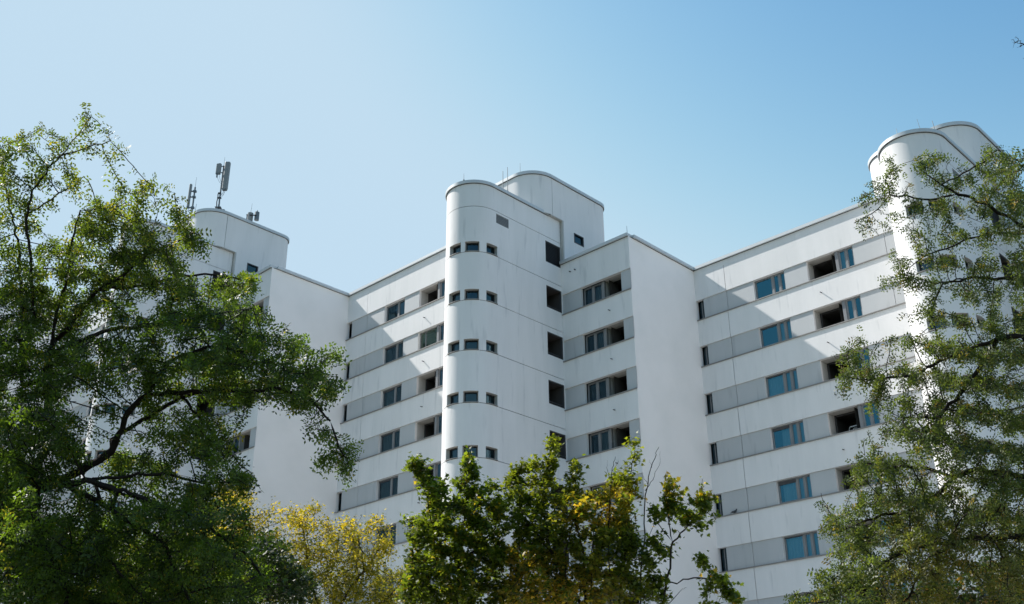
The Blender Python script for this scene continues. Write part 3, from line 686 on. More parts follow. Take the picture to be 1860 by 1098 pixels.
def grow(limbs, clumps, step, rad, kill, R, maxn=26000, per=1.0, layer=0):
    """space colonisation: limbs are given skeleton lines, clumps are the volumes the crown fills"""
    nodes = []; par = []; fixed = []
    for li, lb in enumerate(limbs):
        P = unp(lb['p'])
        if lb.get('ground'):
            g = P[0].copy(); g[2] = 0; g[:2] += np.array(lb.get('shift', (0, 0))); P = np.vstack([g, P])
        # resample, with slight wander
        pts = [P[0]]
        for a, b in zip(P, P[1:]):
            k = max(1, int(np.linalg.norm(b - a) / step))
            for i in range(1, k + 1):
                pts.append(a + (b - a) * i / k + (R.normal(0, step * .13, 3) if i < k else 0))
        pts = np.array(pts)
        if len(nodes):
            N = np.array(nodes); d = np.linalg.norm(N - pts[0], axis=1); p0 = int(d.argmin())
            if d[p0] > step * 1.5:
                k = int(d[p0] / step); br = [N[p0] + (pts[0] - N[p0]) * i / k for i in range(1, k)]
                if br: pts = np.vstack([br, pts])
        else: p0 = -1
        for q in pts: nodes.append(q); par.append(p0); p0 = len(nodes) - 1
    att = []
    for c in clumps:
        px, py, rx, ry, d, rd = c[:6]; dens = c[6] if len(c) > 6 else 1.0
        vol = (rx / F_PX * d) * (ry / F_PX * d) * rd * 4.19
        n = int(max(8, vol * per * dens))
        u = R.normal(size=(n, 3)); u = norm(u) * (R.random((n, 1)) ** (1 / 2.6))
        att.append(unp(np.stack([px + u[:, 0] * rx, py + u[:, 1] * ry, d + u[:, 2] * rd], 1)))
    A = np.vstack(att); N = np.array(nodes)
    if layer:                                           # foliage carried in tiers with open air between
        wv = .35 * np.sin(A[:, 0] * .9 + 1.7 * np.sin(A[:, 1] * .7)) + .3 * np.sin(A[:, 1] * 1.3 + A[:, 0] * .4)
        q = np.round((A[:, 2] - wv) / layer) * layer + wv; A[:, 2] = q + R.normal(0, layer * .13, len(A))
    par = list(par)
    alive = np.ones(len(A), bool); near = np.zeros(len(A), int); nd = np.full(len(A), 1e9)
    def update(i0):
        nonlocal near, nd
        for j in range(i0, len(N), 400):
            B = N[j:j + 400]; idx = np.where(alive)[0]
            if not len(idx): return
            D = np.linalg.norm(A[idx][:, None] - B[None], axis=2); m = D.argmin(1); v = D[np.arange(len(idx)), m]
            b = v < nd[idx]; near[idx[b]] = j + m[b]; nd[idx[b]] = v[b]
    update(0)
    for it in range(260):
        alive &= nd > kill
        idx = np.where(alive & (nd < rad))[0]
        if not len(idx):
            idx = np.where(alive)[0]
            if not len(idx): break
            idx = idx[np.argsort(nd[idx])[:max(1, len(idx) // 10)]]
        if len(N) > maxn: break
        s_ = near[idx]; d = norm(A[idx] - N[s_]); acc = np.zeros((len(N), 3)); np.add.at(acc, s_, d)
        src = np.unique(s_); dirv = norm(acc[src] + R.normal(0, .25, (len(src), 3)))
        new = N[src] + dirv * step
        i0 = len(N); N = np.vstack([N, new]); par += list(src); update(i0)
        # stuck attractors
        st = alive & (nd < kill * 1.15); alive &= ~st
    par = np.array(par)
    return N, par, A

def radii(N, par, tip, ex, rmax):
    n = len(N); kids = np.zeros(n, int); np.add.at(kids, par[par >= 0], 1)
    acc = np.zeros(n); r = np.zeros(n)
    for i in range(n - 1, -1, -1):
        r[i] = tip if acc[i] == 0 else acc[i] ** (1 / ex)
        if par[i] >= 0: acc[par[i]] += r[i] ** ex
    return np.minimum(r, rmax), kids

def wood(name, N, par, r, matl, parent):
    n = len(N); p = np.where(par >= 0, par, 0); d = norm(N - N[p]); d[par < 0] = (0, 0, 1)
    ref = np.array([.31, .77, .55]); a = norm(np.cross(d, ref)); b = np.cross(d, a)
    V = []; F = []; base = 0
    K = 5; ang = 2 * np.pi * np.arange(K) / K
    ring = lambda c, aa, bb, rr: c[:, None] + (aa[:, None] * np.cos(ang)[None, :, None] + bb[:, None] * np.sin(ang)[None, :, None]) * rr[:, None, None]
    tops = ring(N, a, b, r).reshape(-1, 3)
    i = np.where(par >= 0)[0]
    # each segment starts on the parent's ring when that continues, else on a ring of its own
    main = np.full(n, -1); 
    order = i[np.argsort(r[i])]
    main[par[order]] = order
    cont = main[par[i]] == i
    sid = np.where(~cont)[0]
    starts = ring(N[par[i[sid]]], a[i[sid]], b[i[sid]], np.minimum(r[i[sid]] * 1.15, r[par[i[sid]]])).reshape(-1, 3)
    V = np.vstack([tops, starts]); lo = par[i] * K; lo[sid] = n * K + np.arange(len(sid)) * K
    hi = i * K; k = np.arange(K); k2 = (k + 1) % K
    F = np.stack([lo[:, None] + k, lo[:, None] + k2, hi[:, None] + k2, hi[:, None] + k], 2).reshape(-1)
    return np_mesh(name, V, F, np.full(len(i) * K, 4), matl, parent, smooth=True)

MAPLE = np.array([(0, -.10), (.16, -.02), (.42, -.10), (.34, .10), (.52, .30), (.30, .32), (.24, .52), (.12, .46), (0, .92), (-.12, .46), (-.24, .52), (-.30, .32), (-.52, .30), (-.34, .10), (-.42, -.10), (-.16, -.02)])
OVAL = np.array([(0, 0), (.22, .22), (.26, .5), (.14, .82), (0, 1), (-.14, .82), (-.26, .5), (-.22, .22)])
def stamp(shape, pos, ax, nr, size, R, fold=.18):
    """place flat leaf outlines: ax = leaf axis, nr = leaf normal"""
    side = norm(np.cross(ax, nr)); n = len(pos); m_ = len(shape)
    x = shape[:, 0][None, :, None]; y = shape[:, 1][None, :, None]
    lift = -np.abs(shape[:, 0])[None, :, None] * fold - (shape[:, 1] ** 2)[None, :, None] * .12
    V = pos[:, None] + (side[:, None] * x + ax[:, None] * y + norm(nr)[:, None] * lift) * size[:, None, None]
    F = (np.arange(n)[:, None] * m_ + np.arange(m_)).reshape(-1)
    return V.reshape(-1, 3), F, np.full(n, m_)

def tree(name, label, cat, group, limbs, clumps, kind, leafm, bark, seed, step=.22, rad=2.2, kill=.30, per=9, nleaf=4, lsize=.2, thin=.02,
         tip=.006, ex=2.35, rmax=.3, tintf=None, spread=.12, up=.55, droop=.35, part='foliage', gap=1.0, layer=0, pairs=3, wf=.46):
    R = np.random.default_rng(seed)
    N, par, A = grow(limbs, clumps, step, rad, kill, R, per=per, layer=layer)
    r, kids = radii(N, par, tip, ex, rmax)
    b0 = N[0]; root = empty(name, tuple(b0)); tag(root, label, cat, group)
    N = N - b0
    wood('trunk', N, par, r, bark, root)
    ok = (r < thin) & (par >= 0)
    # leaves only inside or near the clump volumes
    idx = np.where(ok)[0]
    Aw = A - b0
    keep = np.zeros(len(idx), bool)
    for j in range(0, len(idx), 500):
        D = np.linalg.norm(N[idx[j:j + 500]][:, None] - Aw[None], axis=2).min(1); keep[j:j + 500] = D < max(.5, kill * 1.9)
    idx = idx[keep]
    # sprays: some twigs carry many leaves, others few, so that gaps and tufts form
    ph = R.uniform(0, 6, 6); Ni = N[idx]
    g = np.sin(Ni[:, 0] * 7.6 + ph[0] + 1.6 * np.sin(Ni[:, 2] * 5.1 + ph[1])) + np.sin(Ni[:, 1] * 6.3 + ph[2] + np.sin(Ni[:, 0] * 2.3)) + np.sin(Ni[:, 2] * 9.4 + ph[3] + 1.4 * np.sin(Ni[:, 0] * 4.3 + ph[4]))
    lam = nleaf * np.clip(1 + gap * g * .55, .12, 2.4)
    rep_ = np.repeat(idx, R.poisson(lam)); n = len(rep_)
    d = norm(N[rep_] - N[par[rep_]]); t = R.random((n, 1))
    pos = N[rep_] - (N[rep_] - N[par[rep_]]) * t + R.normal(0, spread * .35, (n, 3))
    out = norm(d * .6 + R.normal(0, .75, (n, 3)) + np.array([0, 0, -droop]))
    size = lsize * R.uniform(.6, 1.25, n)
    tw = np.zeros(n); rn = np.clip(.5 + .28 * g[np.searchsorted(idx, rep_)] * .6 + R.normal(0, .28, n), 0, 1)
    if tintf is not None:
        W = pos + b0 - np.array(EYE); dep = W @ np.array(FW); X = 930 + F_PX * (W @ np.array(RT)) / dep; Y = 549 - F_PX * (W @ np.array(UP)) / dep
        tw = np.clip(tintf(X, Y, W, R), 0, 1)
    if kind == 'frond':
        L_ = pairs; V = []; F = []; T = []; Q = []; off = 0
        nr = norm(np.cross(out, norm(R.normal(size=(n, 3)))) * 1.0 + np.array([0, 0, up])); nr = norm(nr - out * (nr * out).sum(1, keepdims=True)); side = np.cross(out, nr)
        for j in range(L_):
            f = (j + .6) / L_
            c = pos + out * (size * f)[:, None] + np.array([0, 0, -1]) * (size * f * f * .35)[:, None]
            for sg in (-1, 1):
                ax = norm(side * sg + out * .45 + nr * R.normal(0, .22, (n, 1)) + np.array([0, 0, -.22])); ll = size * (.40 - .12 * abs(f - .5) * 2)
                w = ll * wf * .5; sd = norm(np.cross(ax, nr)) * w[:, None]; mid = c + ax * (ll * .5)[:, None]
                q = np.stack([c, mid + sd, c + ax * ll[:, None], mid - sd], 1).reshape(-1, 3)
                V.append(q); F.append(off + np.arange(n * 4)); off += n * 4; T.append(np.repeat(tw, 4)); Q.append(np.repeat(rn, 4))
        V = np.vstack(V); F = np.concatenate(F); lt = np.full(len(F) // 4, 4); T = np.concatenate(T); Q = np.concatenate(Q)
    else:
        shape = MAPLE if kind == 'maple' else OVAL
        nr = norm(np.array([0, 0, 1.0]) * up + R.normal(0, .55, (n, 3)))
        ax = norm(out - nr * (out * nr).sum(1, keepdims=True))
        p2 = pos + out * (size * .35)[:, None]
        V, F, lt = stamp(shape, p2, ax, nr, size, R); T = np.repeat(tw, len(shape)); Q = np.repeat(rn, len(shape))
    np_mesh(part, V, F, lt, leafm, root, tint=T, rnd=Q)
    print(name, 'nodes', len(N), 'leaves', n, 'faces', len(lt))
    return root

def C(lst, d, rd, dens=1.0):
    return [(c[0], c[1], c[2], c[3], d + (c[4] if len(c) > 4 else 0), rd * (c[5] if len(c) > 5 else 1), dens * (c[6] if len(c) > 6 else 1)) for c in lst]
def Lm(pts, d0, d1, **k):
    n = len(pts); return dict(p=[(x, y, d0 + (d1 - d0) * i / max(1, n - 1)) for i, (x, y) in enumerate(pts)], **k)

# --- big honey locust on the left
D = 24
limbs = [
    Lm([(-60, 1250), (-40, 1040), (0, 925), (72, 888), (150, 855), (203, 820), (232, 750), (268, 718)], D - 1, D, ground=True, shift=(-1, 0)),
    Lm([(268, 718), (362, 711), (440, 712), (500, 706), (560, 720), (600, 765)], D, D - 1),
    Lm([(203, 800), (255, 765), (330, 722), (420, 700), (520, 690), (590, 690)], D, D + 1),
    Lm([(203, 820), (145, 848), (60, 800), (-20, 780)], D, D + 2),
    Lm([(72, 888), (156, 872), (260, 905), (330, 935), (400, 1000)], D - 1, D - 2.5),
    Lm([(127, 885), (203, 925), (254, 1000), (290, 1060)], D - 1, D + 1.5),
    Lm([(174, 881), (254, 907), (308, 960), (320, 1040)], D, D + 1),
    Lm([(-40, 1000), (20, 950), (98, 780), (80, 690), (100, 582), (120, 510), (131, 437), (146, 382)], D + .5, D + 1.5),
    Lm([(100, 620), (124, 597), (175, 528), (226, 499), (277, 455), (310, 448), (350, 424)], D + 1.5, D),
    Lm([(175, 528), (260, 520), (330, 500), (400, 500), (440, 510)], D + 1.4, D + 2.4),
    Lm([(98, 640), (200, 600), (300, 590), (400, 570), (460, 560)], D + 1, D - 1),
    Lm([(40, 700), (40, 560), (36, 462), (11, 346), (-5, 250)], D + 1, D + 2),
    Lm([(60, 600), (55, 462), (47, 400), (58, 346), (109, 284), (146, 240), (165, 212)], D + 1, D + .5),
    Lm([(109, 284), (160, 268), (200, 256)], D + .6, D + .3),
    Lm([(47, 390), (80, 370), (120, 345), (150, 322)], D + 1, D + 1.6),
    Lm([(330, 722), (400, 800), (440, 850)], D, D - 1.5),
    Lm([(600, 765), (612, 800), (640, 860)], D - 1, D - 1),
    Lm([(203, 925), (300, 990), (345, 1098)], D - 1.5, D - 2), Lm([(260, 905), (370, 950), (450, 1010), (500, 1080)], D - 2, D - 2.5), Lm([(72, 888), (60, 960), (110, 1040), (130, 1120)], D - 1.2, D - 2.5),
    Lm([(0, 925), (60, 990), (200, 1020), (260, 1090)], D - 1.5, D - 2.8), Lm([(268, 718), (300, 660), (380, 630), (450, 640)], D, D - .5), Lm([(156, 872), (300, 860), (380, 880), (440, 872)], D - 1, D - 1.8),
]
cl = C([(55, 262, 45, 34, 1, .8), (12, 300, 25, 60, 1.5, .7), (125, 262, 26, 26, .6, .5), (163, 225, 12, 16, .5, .4), (192, 256, 16, 9, .3, .4), (70, 330, 30, 30, 1.2, .7), (100, 310, 24, 22, 1, .6), (135, 332, 22, 16, 1.3, .5), (40, 400, 42, 48, 1.5, .8)], D, 1.2, .62)
cl += C([(175, 385, 34, 26, 1.2), (205, 372, 28, 22, 1, .7), (255, 350, 22, 14, .4, .6), (284, 347, 14, 10, .2, .5), (238, 400, 46, 24, .8), (325, 385, 18, 14, 0, .5), (310, 420, 45, 20, .2, .7), (360, 436, 20, 20, .3, .6), (335, 450, 36, 14, .3, .6),
         (165, 425, 40, 30, 1.5), (235, 450, 50, 32, .8), (120, 470, 40, 40, 2), (190, 510, 70, 32, 1.4), (320, 470, 30, 18, .5), (290, 500, 60, 25, 1)], D, 1.7, 1.0)
cl += C([(40, 540, 60, 60, 1.5), (110, 570, 70, 50, 2), (20, 640, 60, 60, .5), (110, 670, 80, 50, 0), (210, 560, 50, 20, .5, .7), (340, 540, 55, 26, 1), (425, 530, 38, 24, 2), (450, 505, 16, 12, 2.2, .5), (300, 590, 70, 20, -.5), (400, 590, 70, 28, 0), (470, 588, 26, 26, 0, .7), (230, 655, 80, 30, 0),
         (350, 645, 90, 34, -.5), (455, 635, 60, 34, 0), (510, 610, 22, 18, 0, .6), (540, 660, 44, 26, 0), (590, 672, 34, 22, 0, .8), (575, 705, 46, 26, 0), (500, 700, 50, 26, 0), (420, 690, 70, 26, .5), (290, 700, 60, 22, .5, .7), (622, 690, 14, 12, 0, .5)], D, 1.9, 1.05)
cl += C([(555, 765, 22, 26, -1, .5), (590, 790, 24, 18, -1, .5), (605, 825, 32, 18, -1, .5), (645, 822, 18, 9, -1, .4), (628, 858, 12, 14, -1, .4), (390, 745, 60, 22, -.6, .7), (445, 748, 24, 14, -.8, .5), (70, 760, 90, 50, -1), (20, 850, 60, 60, -1), (120, 800, 40, 36, 0, .7), (270, 770, 50, 24, 0, .7), (330, 790, 60, 30, -1), (400, 830, 46, 34, -1.4), (440, 865, 34, 22, -1.6, .7), (255, 850, 70, 30, 0, .8)], D, 1.8, 1.0)
cl += C([(50, 940, 80, 60, -2), (160, 960, 90, 50, -1), (260, 940, 70, 40, -1.5), (340, 930, 70, 40, -2), (400, 975, 60, 44, -2.4), (60, 1050, 100, 60, -1.6), (200, 1050, 110, 60, -.8), (330, 1040, 90, 60, -1), (430, 1060, 60, 50, -2), (80, 1130, 130, 50, -1), (300, 1120, 140, 40, -1)], D, 2.3, .85)
# unseen crown added left of the frame, put there to shade the lower branches
limbs += [Lm([(-40, 1000), (-120, 880), (-200, 760), (-260, 640)], D, D + 3), Lm([(-120, 880), (-260, 860), (-360, 800)], D + 1, D + 2), Lm([(-60, 900), (-80, 760), (-90, 600), (-70, 460)], D + 1, D + 3)]
cl += C([(-90, 620, 90, 100, 2.5), (-100, 800, 100, 90, 2.2), (-230, 720, 100, 130, 3.5), (-120, 950, 110, 70, 1), (-60, 470, 60, 70, 3), (-330, 850, 110, 90, 3), (-200, 880, 90, 70, 2.5), (-30, 720, 60, 60, 3.2), (0, 880, 70, 50, 2.6)], D, 2.4, .8)
def tintA(X, Y, W, R): return (R.random(len(X)) < .035) * .8 + np.clip((600 - Y) / 900, 0, .3) * R.random(len(X))
tree('honey_locust_tree', 'largest tree, feathery green honey locust filling the left side of the view', 'tree', 'trees in front of the building', limbs, cl, 'frond', LEAF_A, BARK, 11,
     per=60, layer=.62, nleaf=5.0, lsize=.255, up=.25, gap=1.2, thin=.021, rmax=.20, tip=.0075, ex=2.42, step=.15, kill=.175, spread=.13, tintf=tintA)

# --- honey locust on the right, olive coloured
D = 23
limbs = [
    Lm([(2080, 1250), (2040, 1010), (1990, 980), (1860, 975), (1755, 981), (1657, 994), (1608, 1020), (1550, 1063), (1505, 1095)], D - 1, D - 2, ground=True, shift=(1, 0)),
    Lm([(2040, 1010), (1960, 900), (1860, 866), (1771, 854), (1732, 866), (1706, 896), (1650, 930), (1600, 935), (1540, 960)], D - 1, D),
    Lm([(1960, 900), (1920, 760), (1860, 612), (1812, 616), (1760, 636), (1719, 650), (1657, 682), (1600, 690), (1560, 690)], D - 1, D + .5),
    Lm([(1920, 760), (1900, 640), (1880, 520), (1860, 506), (1765, 504), (1712, 516), (1697, 549), (1690, 570)], D - .5, D + 1),
    Lm([(1765, 504), (1700, 516), (1640, 500)], D + .5, D + 1),
    Lm([(1880, 520), (1900, 440), (1860, 424), (1790, 426), (1750, 437), (1720, 452), (1688, 462), (1660, 480)], D, D + 1.2),
    Lm([(1900, 440), (1860, 412), (1790, 370), (1740, 354), (1710, 336), (1684, 318), (1672, 295)], D, D + .6),
    Lm([(1740, 354), (1700, 362), (1660, 360), (1616, 354), (1608, 328), (1590, 345), (1560, 362)], D + .3, D + 1),
    Lm([(1616, 354), (1595, 380), (1570, 395), (1552, 405)], D + .8, D + 1.2),
    Lm([(1790, 370), (1820, 330), (1850, 300)], D, D - .6), Lm([(1710, 336), (1760, 310), (1800, 285)], D + .3, D),
    Lm([(1755, 981), (1690, 1010), (1660, 1060), (1640, 1110)], D - 1.5, D - 1),
    Lm([(1732, 866), (1680, 850), (1620, 850), (1570, 840)], D - .5, D - 1),
    Lm([(1812, 616), (1760, 700), (1700, 760), (1640, 760)], D - .3, D - 1),
]
cl = C([(1568, 350, 20, 12, 1, .6), (1600, 345, 26, 16, .8, .6), (1632, 322, 26, 18, .6, .6), (1660, 345, 20, 16, .5, .6), (1690, 292, 26, 15, .6, .6), (1722, 300, 20, 18, .4, .6), (1562, 398, 9, 12, 1.2, .4), (1585, 385, 20, 12, 1, .5), (1612, 388, 16, 12, 1, .5),
        (1730, 335, 34, 18, .3, .6), (1800, 285, 26, 18, 0, .7), (1850, 285, 22, 26, -.5, .7), (1780, 335, 40, 24, .1, .7), (1840, 345, 40, 30, -.2, .8), (1715, 385, 28, 14, .6, .6), (1780, 400, 40, 20, .2, .7), (1660, 405, 14, 8, .8, .5), (1850, 400, 34, 22, 0, .8)], D, 1.5, .7)
cl += C([(1650, 425, 12, 12, 1.2, .5), (1690, 445, 24, 16, 1, .6), (1735, 425, 32, 18, .7, .7), (1790, 450, 36, 22, .4, .7), (1850, 460, 34, 34, .1), (1625, 482, 14, 14, 1.2, .5), (1655, 500, 24, 13, 1.1, .6), (1705, 490, 34, 17, .9, .7), (1765, 500, 40, 24, .5, .8), (1640, 535, 18, 10, 1, .5), (1610, 525, 12, 12, 1, .4),
        (1690, 555, 26, 20, 1, .7), (1740, 560, 34, 26, .7, .8), (1800, 560, 44, 34, .2), (1850, 590, 34, 40, 0)], D, 1.5, .75)
cl += C([(1608, 605, 14, 9, .6, .5), (1640, 600, 22, 14, .6, .6), (1690, 620, 40, 22, .5, .8), (1750, 630, 44, 26, .2), (1820, 650, 50, 34, 0), (1530, 675, 22, 14, .6, .6), (1560, 660, 26, 18, .6, .7), (1580, 690, 36, 24, .5, .8), (1640, 670, 40, 26, .4, .8), (1700, 700, 44, 34, .2), (1780, 730, 60, 50, -.3), (1840, 760, 40, 60, -.5),
        (1592, 738, 16, 12, 0, .5), (1632, 760, 34, 26, -.6, .8), (1680, 790, 50, 38, -.8), (1750, 810, 60, 46, -1), (1830, 860, 60, 60, -1)], D, 1.8, 1.2)
cl += C([(1560, 850, 22, 18, -1, .6), (1590, 820, 26, 20, -1, .6), (1610, 860, 44, 34, -.8, .8), (1500, 930, 16, 22, .2, .6), (1530, 955, 36, 24, 0, .8), (1570, 900, 36, 20, 0, .7), (1610, 920, 50, 32, -.4), (1680, 920, 60, 40, -.6), (1760, 930, 70, 46, -1), (1840, 960, 50, 50, -1), (1560, 985, 50, 26, -.6, .8), (1660, 985, 60, 34, -1), (1450, 1085, 20, 14, -2, .5),
        (1500, 1065, 36, 18, -2, .7), (1550, 1035, 40, 22, -1.8, .7), (1600, 1060, 60, 34, -1.6), (1680, 1060, 60, 34, -1.4, .7), (1520, 1100, 80, 16, -2), (1740, 1000, 60, 30, -1.2), (1830, 1040, 50, 34, -1)], D, 1.9, 1.45)
def tintB(X, Y, W, R): return (R.random(len(X)) < .10) * .75 * R.random(len(X)) + np.clip((Y - 900) / 500, 0, .4) * R.random(len(X)) * (X > 1600)
tree('honey_locust_tree', 'olive green honey locust with small leaves reaching in from the right edge', 'tree', 'trees in front of the building', limbs, cl, 'frond', LEAF_B, BARK, 23,
     per=80, layer=.7, nleaf=5.2, lsize=.20, up=.25, gap=1.2,  thin=.018, rmax=.15, tip=.0065, ex=2.42, step=.14, kill=.155, spread=.12, tintf=tintB)

# --- small dark tree low on the right, a few turned leaves
D = 31
tree('maple_tree', 'small dark maple with a few rusty leaves, low in the bottom right corner', 'tree', 'trees in front of the building',
     [Lm([(1880, 1250), (1850, 1130), (1830, 1080), (1780, 1040), (1740, 1020)], D, D, ground=True), Lm([(1850, 1130), (1900, 1060), (1870, 1010)], D, D), Lm([(1830, 1090), (1740, 1085), (1660, 1070)], D, D - 1)],
     C([(1800, 1025, 40, 20), (1855, 1030, 34, 30), (1770, 1060, 46, 30), (1700, 1060, 40, 16), (1840, 1085, 60, 30), (1730, 1100, 70, 20), (1640, 1096, 40, 10)], D, 1.6, 1.0), 'maple', LEAF_D, BARK2, 5,
     per=24, nleaf=15, lsize=.13, thin=.018, rmax=.09, tintf=lambda X, Y, W, R: (R.random(len(X)) < .22) * R.random(len(X)), step=.17, kill=.24, spread=.25)

# --- dense green trees behind the locust, bottom left
D = 31
tree('broadleaf_tree', 'shaded broadleaf tree behind the lower left branches of the big honey locust', 'tree', 'trees in front of the building',
     [Lm([(200, 1300), (190, 1150), (170, 1040), (150, 980)], D, D, ground=True), Lm([(190, 1150), (80, 1060), (30, 990)], D, D + 1), Lm([(190, 1150), (320, 1060), (380, 1010)], D, D - 1)],
     C([(60, 1000, 90, 60), (180, 1000, 90, 50), (300, 1010, 80, 50), (380, 1040, 60, 40), (120, 1080, 120, 50), (300, 1090, 120, 40), (20, 930, 60, 50), (450, 1060, 60, 40), (480, 1000, 44, 36), (535, 1065, 46, 44)], D, 2.6, 2.2), 'oval', LEAF_D, BARK, 31,
     per=14, nleaf=20, lsize=.14, thin=.02, rmax=.12, step=.22, kill=.3, spread=.4)

# --- yellowing tree between locust and maples
D = 34
tree('yellowing_tree', 'airy tree with yellow and light green leaves left of the green maples', 'tree', 'trees in front of the building',
     [Lm([(590, 1260), (585, 1130), (560, 1030), (550, 960)], D, D, ground=True), Lm([(585, 1140), (660, 1040), (650, 975)], D, D - 1), Lm([(585, 1140), (500, 1040), (450, 950), (430, 905)], D, D + 1.5),
      Lm([(660, 1040), (700, 985)], D - .6, D - .4), Lm([(585, 1150), (700, 1090), (740, 1050)], D, D)],
     C([(415, 893, 24, 16, 1.4, .7), (450, 905, 26, 20, 1.4, .8), (400, 925, 30, 20, 1.5, .7), (520, 940, 30, 18, .6, .7), (560, 945, 36, 22, .2, .7), (605, 958, 24, 22, 0, .6), (640, 962, 30, 24, -.5, .7), (690, 952, 26, 20, -.5, .7), (650, 1000, 50, 34, -.5), (700, 1000, 30, 26, -.4, .8),
        (570, 1000, 60, 40), (500, 990, 44, 44, .6), (440, 960, 44, 40, 1.2), (700, 1055, 50, 40), (610, 1060, 90, 44), (500, 1060, 70, 44, .5), (640, 1110, 120, 24), (600, 1030, 110, 40, .6), (720, 1080, 50, 40, .4), (470, 1020, 60, 50, 1), (400, 980, 50, 40, 1.4), (470, 960, 36, 26, .9, .8), (350, 985, 36, 26, 1.5, .8)], D, 1.9, 1.0), 'oval', LEAF_Y, BARK2, 41,
     per=44, layer=.55, gap=1.5, nleaf=17, lsize=.092, up=.8, thin=.018, rmax=.08, step=.18, kill=.23, spread=.3, tintf=lambda X, Y, W, R: np.clip((1040 - Y) / 90, 0, 1) * (R.random(len(X)) < .62) * R.uniform(.3, 1, len(X)) + (Y > 1000) * (R.random(len(X)) < .15) * .5)
D = 36
tree('yellowing_tree', 'yellow tinged tree glimpsed through the lower left locust branches', 'tree', 'trees in front of the building',
     [Lm([(270, 1260), (260, 1150), (240, 1060), (235, 985)], D, D, ground=True), Lm([(260, 1150), (330, 1050), (340, 990)], D, D)],
     C([(235, 985, 36, 30), (280, 1030, 50, 50), (350, 1000, 40, 36), (330, 1070, 80, 40), (230, 1070, 60, 40)], D, 1.6, 1.0), 'oval', LEAF_Y, BARK2, 43,
     per=16, nleaf=12, lsize=.10, thin=.018, rmax=.08, step=.18, kill=.25, spread=.3, tintf=lambda X, Y, W, R: (R.random(len(X)) < .3) * .7)

# --- maples in the centre
D = 29
tree('maple_tree', 'dark green maple with pointed leaves in front of the central stair tower base', 'tree', 'trees in front of the building',
     [Lm([(830, 1280), (828, 1130), (835, 1020), (845, 930), (850, 860), (851, 820)], D, D, ground=True), Lm([(828, 1120), (790, 1000), (775, 900), (758, 840)], D, D - .8), Lm([(835, 1020), (900, 960), (905, 890)], D, D + .6), Lm([(828, 1140), (770, 1060), (750, 1000)], D, D - 1)],
     C([(752, 842, 9, 16, -.8, .4), (768, 868, 20, 18, -.8, .5), (795, 890, 28, 20, -.6, .7), (852, 832, 8, 22, 0, .4), (845, 868, 24, 22, 0, .6), (868, 890, 26, 24, .2, .7), (800, 930, 40, 30, -.5), (850, 930, 44, 30), (905, 890, 12, 24, .5, .4), (900, 940, 34, 34, .4, .8), (760, 975, 30, 24, -.9, .7), (735, 960, 18, 12, -1, .5),
        (830, 985, 60, 40), (890, 1010, 50, 50, .3), (780, 1030, 50, 40, -.5), (850, 1070, 90, 40), (760, 1090, 50, 24, -.6)], D, 1.5, 1.0), 'maple', LEAF_M, BARK2, 51,
     per=54, layer=.45, gap=1.0, nleaf=22, lsize=.122, up=.9, droop=.1, thin=.017, rmax=.09, step=.16, kill=.2, spread=.24, tintf=lambda X, Y, W, R: (R.random(len(X)) < .06) * .5)
D = 28
def tintM(X, Y, W, R):
    a = 1.25 * np.exp(-((X - 1080) / 60) ** 2 - ((Y - 930) / 30) ** 2) + np.exp(-((X - 1010) / 110) ** 2 - ((Y - 1075) / 60) ** 2) + .7 * np.exp(-((X - 920) / 50) ** 2 - ((Y - 1010) / 30) ** 2) + .8 * np.exp(-((X - 1160) / 50) ** 2 - ((Y - 895) / 14) ** 2)
    return np.clip(a * 1.1, 0, 1) * (R.random(len(X)) < .6) * R.uniform(.3, 1, len(X)) + .12 * (Y < 900) * R.random(len(X))
tree('maple_tree', 'broad central maple with yellow green tips and rusty brown leaves lower down', 'tree', 'trees in front of the building',
     [Lm([(1070, 1280), (1068, 1130), (1060, 1010), (1045, 940), (1048, 860)], D, D, ground=True), Lm([(1068, 1120), (1000, 1000), (985, 920), (1002, 830), (1003, 800)], D, D + .5), Lm([(1000, 1000), (950, 940), (930, 880), (935, 860)], D + .4, D + 1),
      Lm([(1065, 1060), (1105, 960), (1140, 890), (1152, 830), (1153, 802)], D, D - .5), Lm([(1068, 1130), (1130, 1030), (1150, 960)], D, D - 1), Lm([(1105, 960), (1110, 880)], D - .3, D)],
     C([(1003, 812, 8, 18, .5, .4), (1000, 845, 20, 20, .5, .6), (968, 855, 18, 24, .7, .6), (935, 875, 24, 28, 1, .6), (1022, 858, 12, 18, .5, .5), (1050, 848, 12, 20, 0, .4), (1050, 878, 28, 18, 0, .6), (990, 895, 44, 30, .5, .8), (940, 925, 34, 30, .8, .8), (1152, 818, 7, 20, -.5, .35), (1148, 845, 14, 14, -.5, .4), (1165, 848, 10, 12, -.5, .35),
        (1118, 870, 28, 18, -.2, .6), (1060, 920, 44, 30), (1110, 910, 34, 28, -.2, .8), (1145, 915, 34, 26, -.4, .7), (1175, 895, 14, 10, -.5, .4), (1000, 960, 56, 34, .3), (1100, 965, 60, 30, -.2), (960, 1000, 50, 40, .5), (1060, 1010, 60, 36), (1140, 985, 30, 30, -.8, .7), (1000, 1070, 80, 44), (1100, 1070, 60, 40, -.4), (940, 1080, 40, 34, .5), (1165, 1040, 34, 30, -1, .7), (1180, 1090, 40, 20, -1, .7)], D, 1.6, 1.0), 'maple', LEAF_M, BARK2, 53,
     per=54, layer=.45, gap=1.0, nleaf=22, lsize=.118, up=.9, droop=.1, thin=.017, rmax=.08, step=.16, kill=.2, spread=.24, tintf=tintM)
D = 27
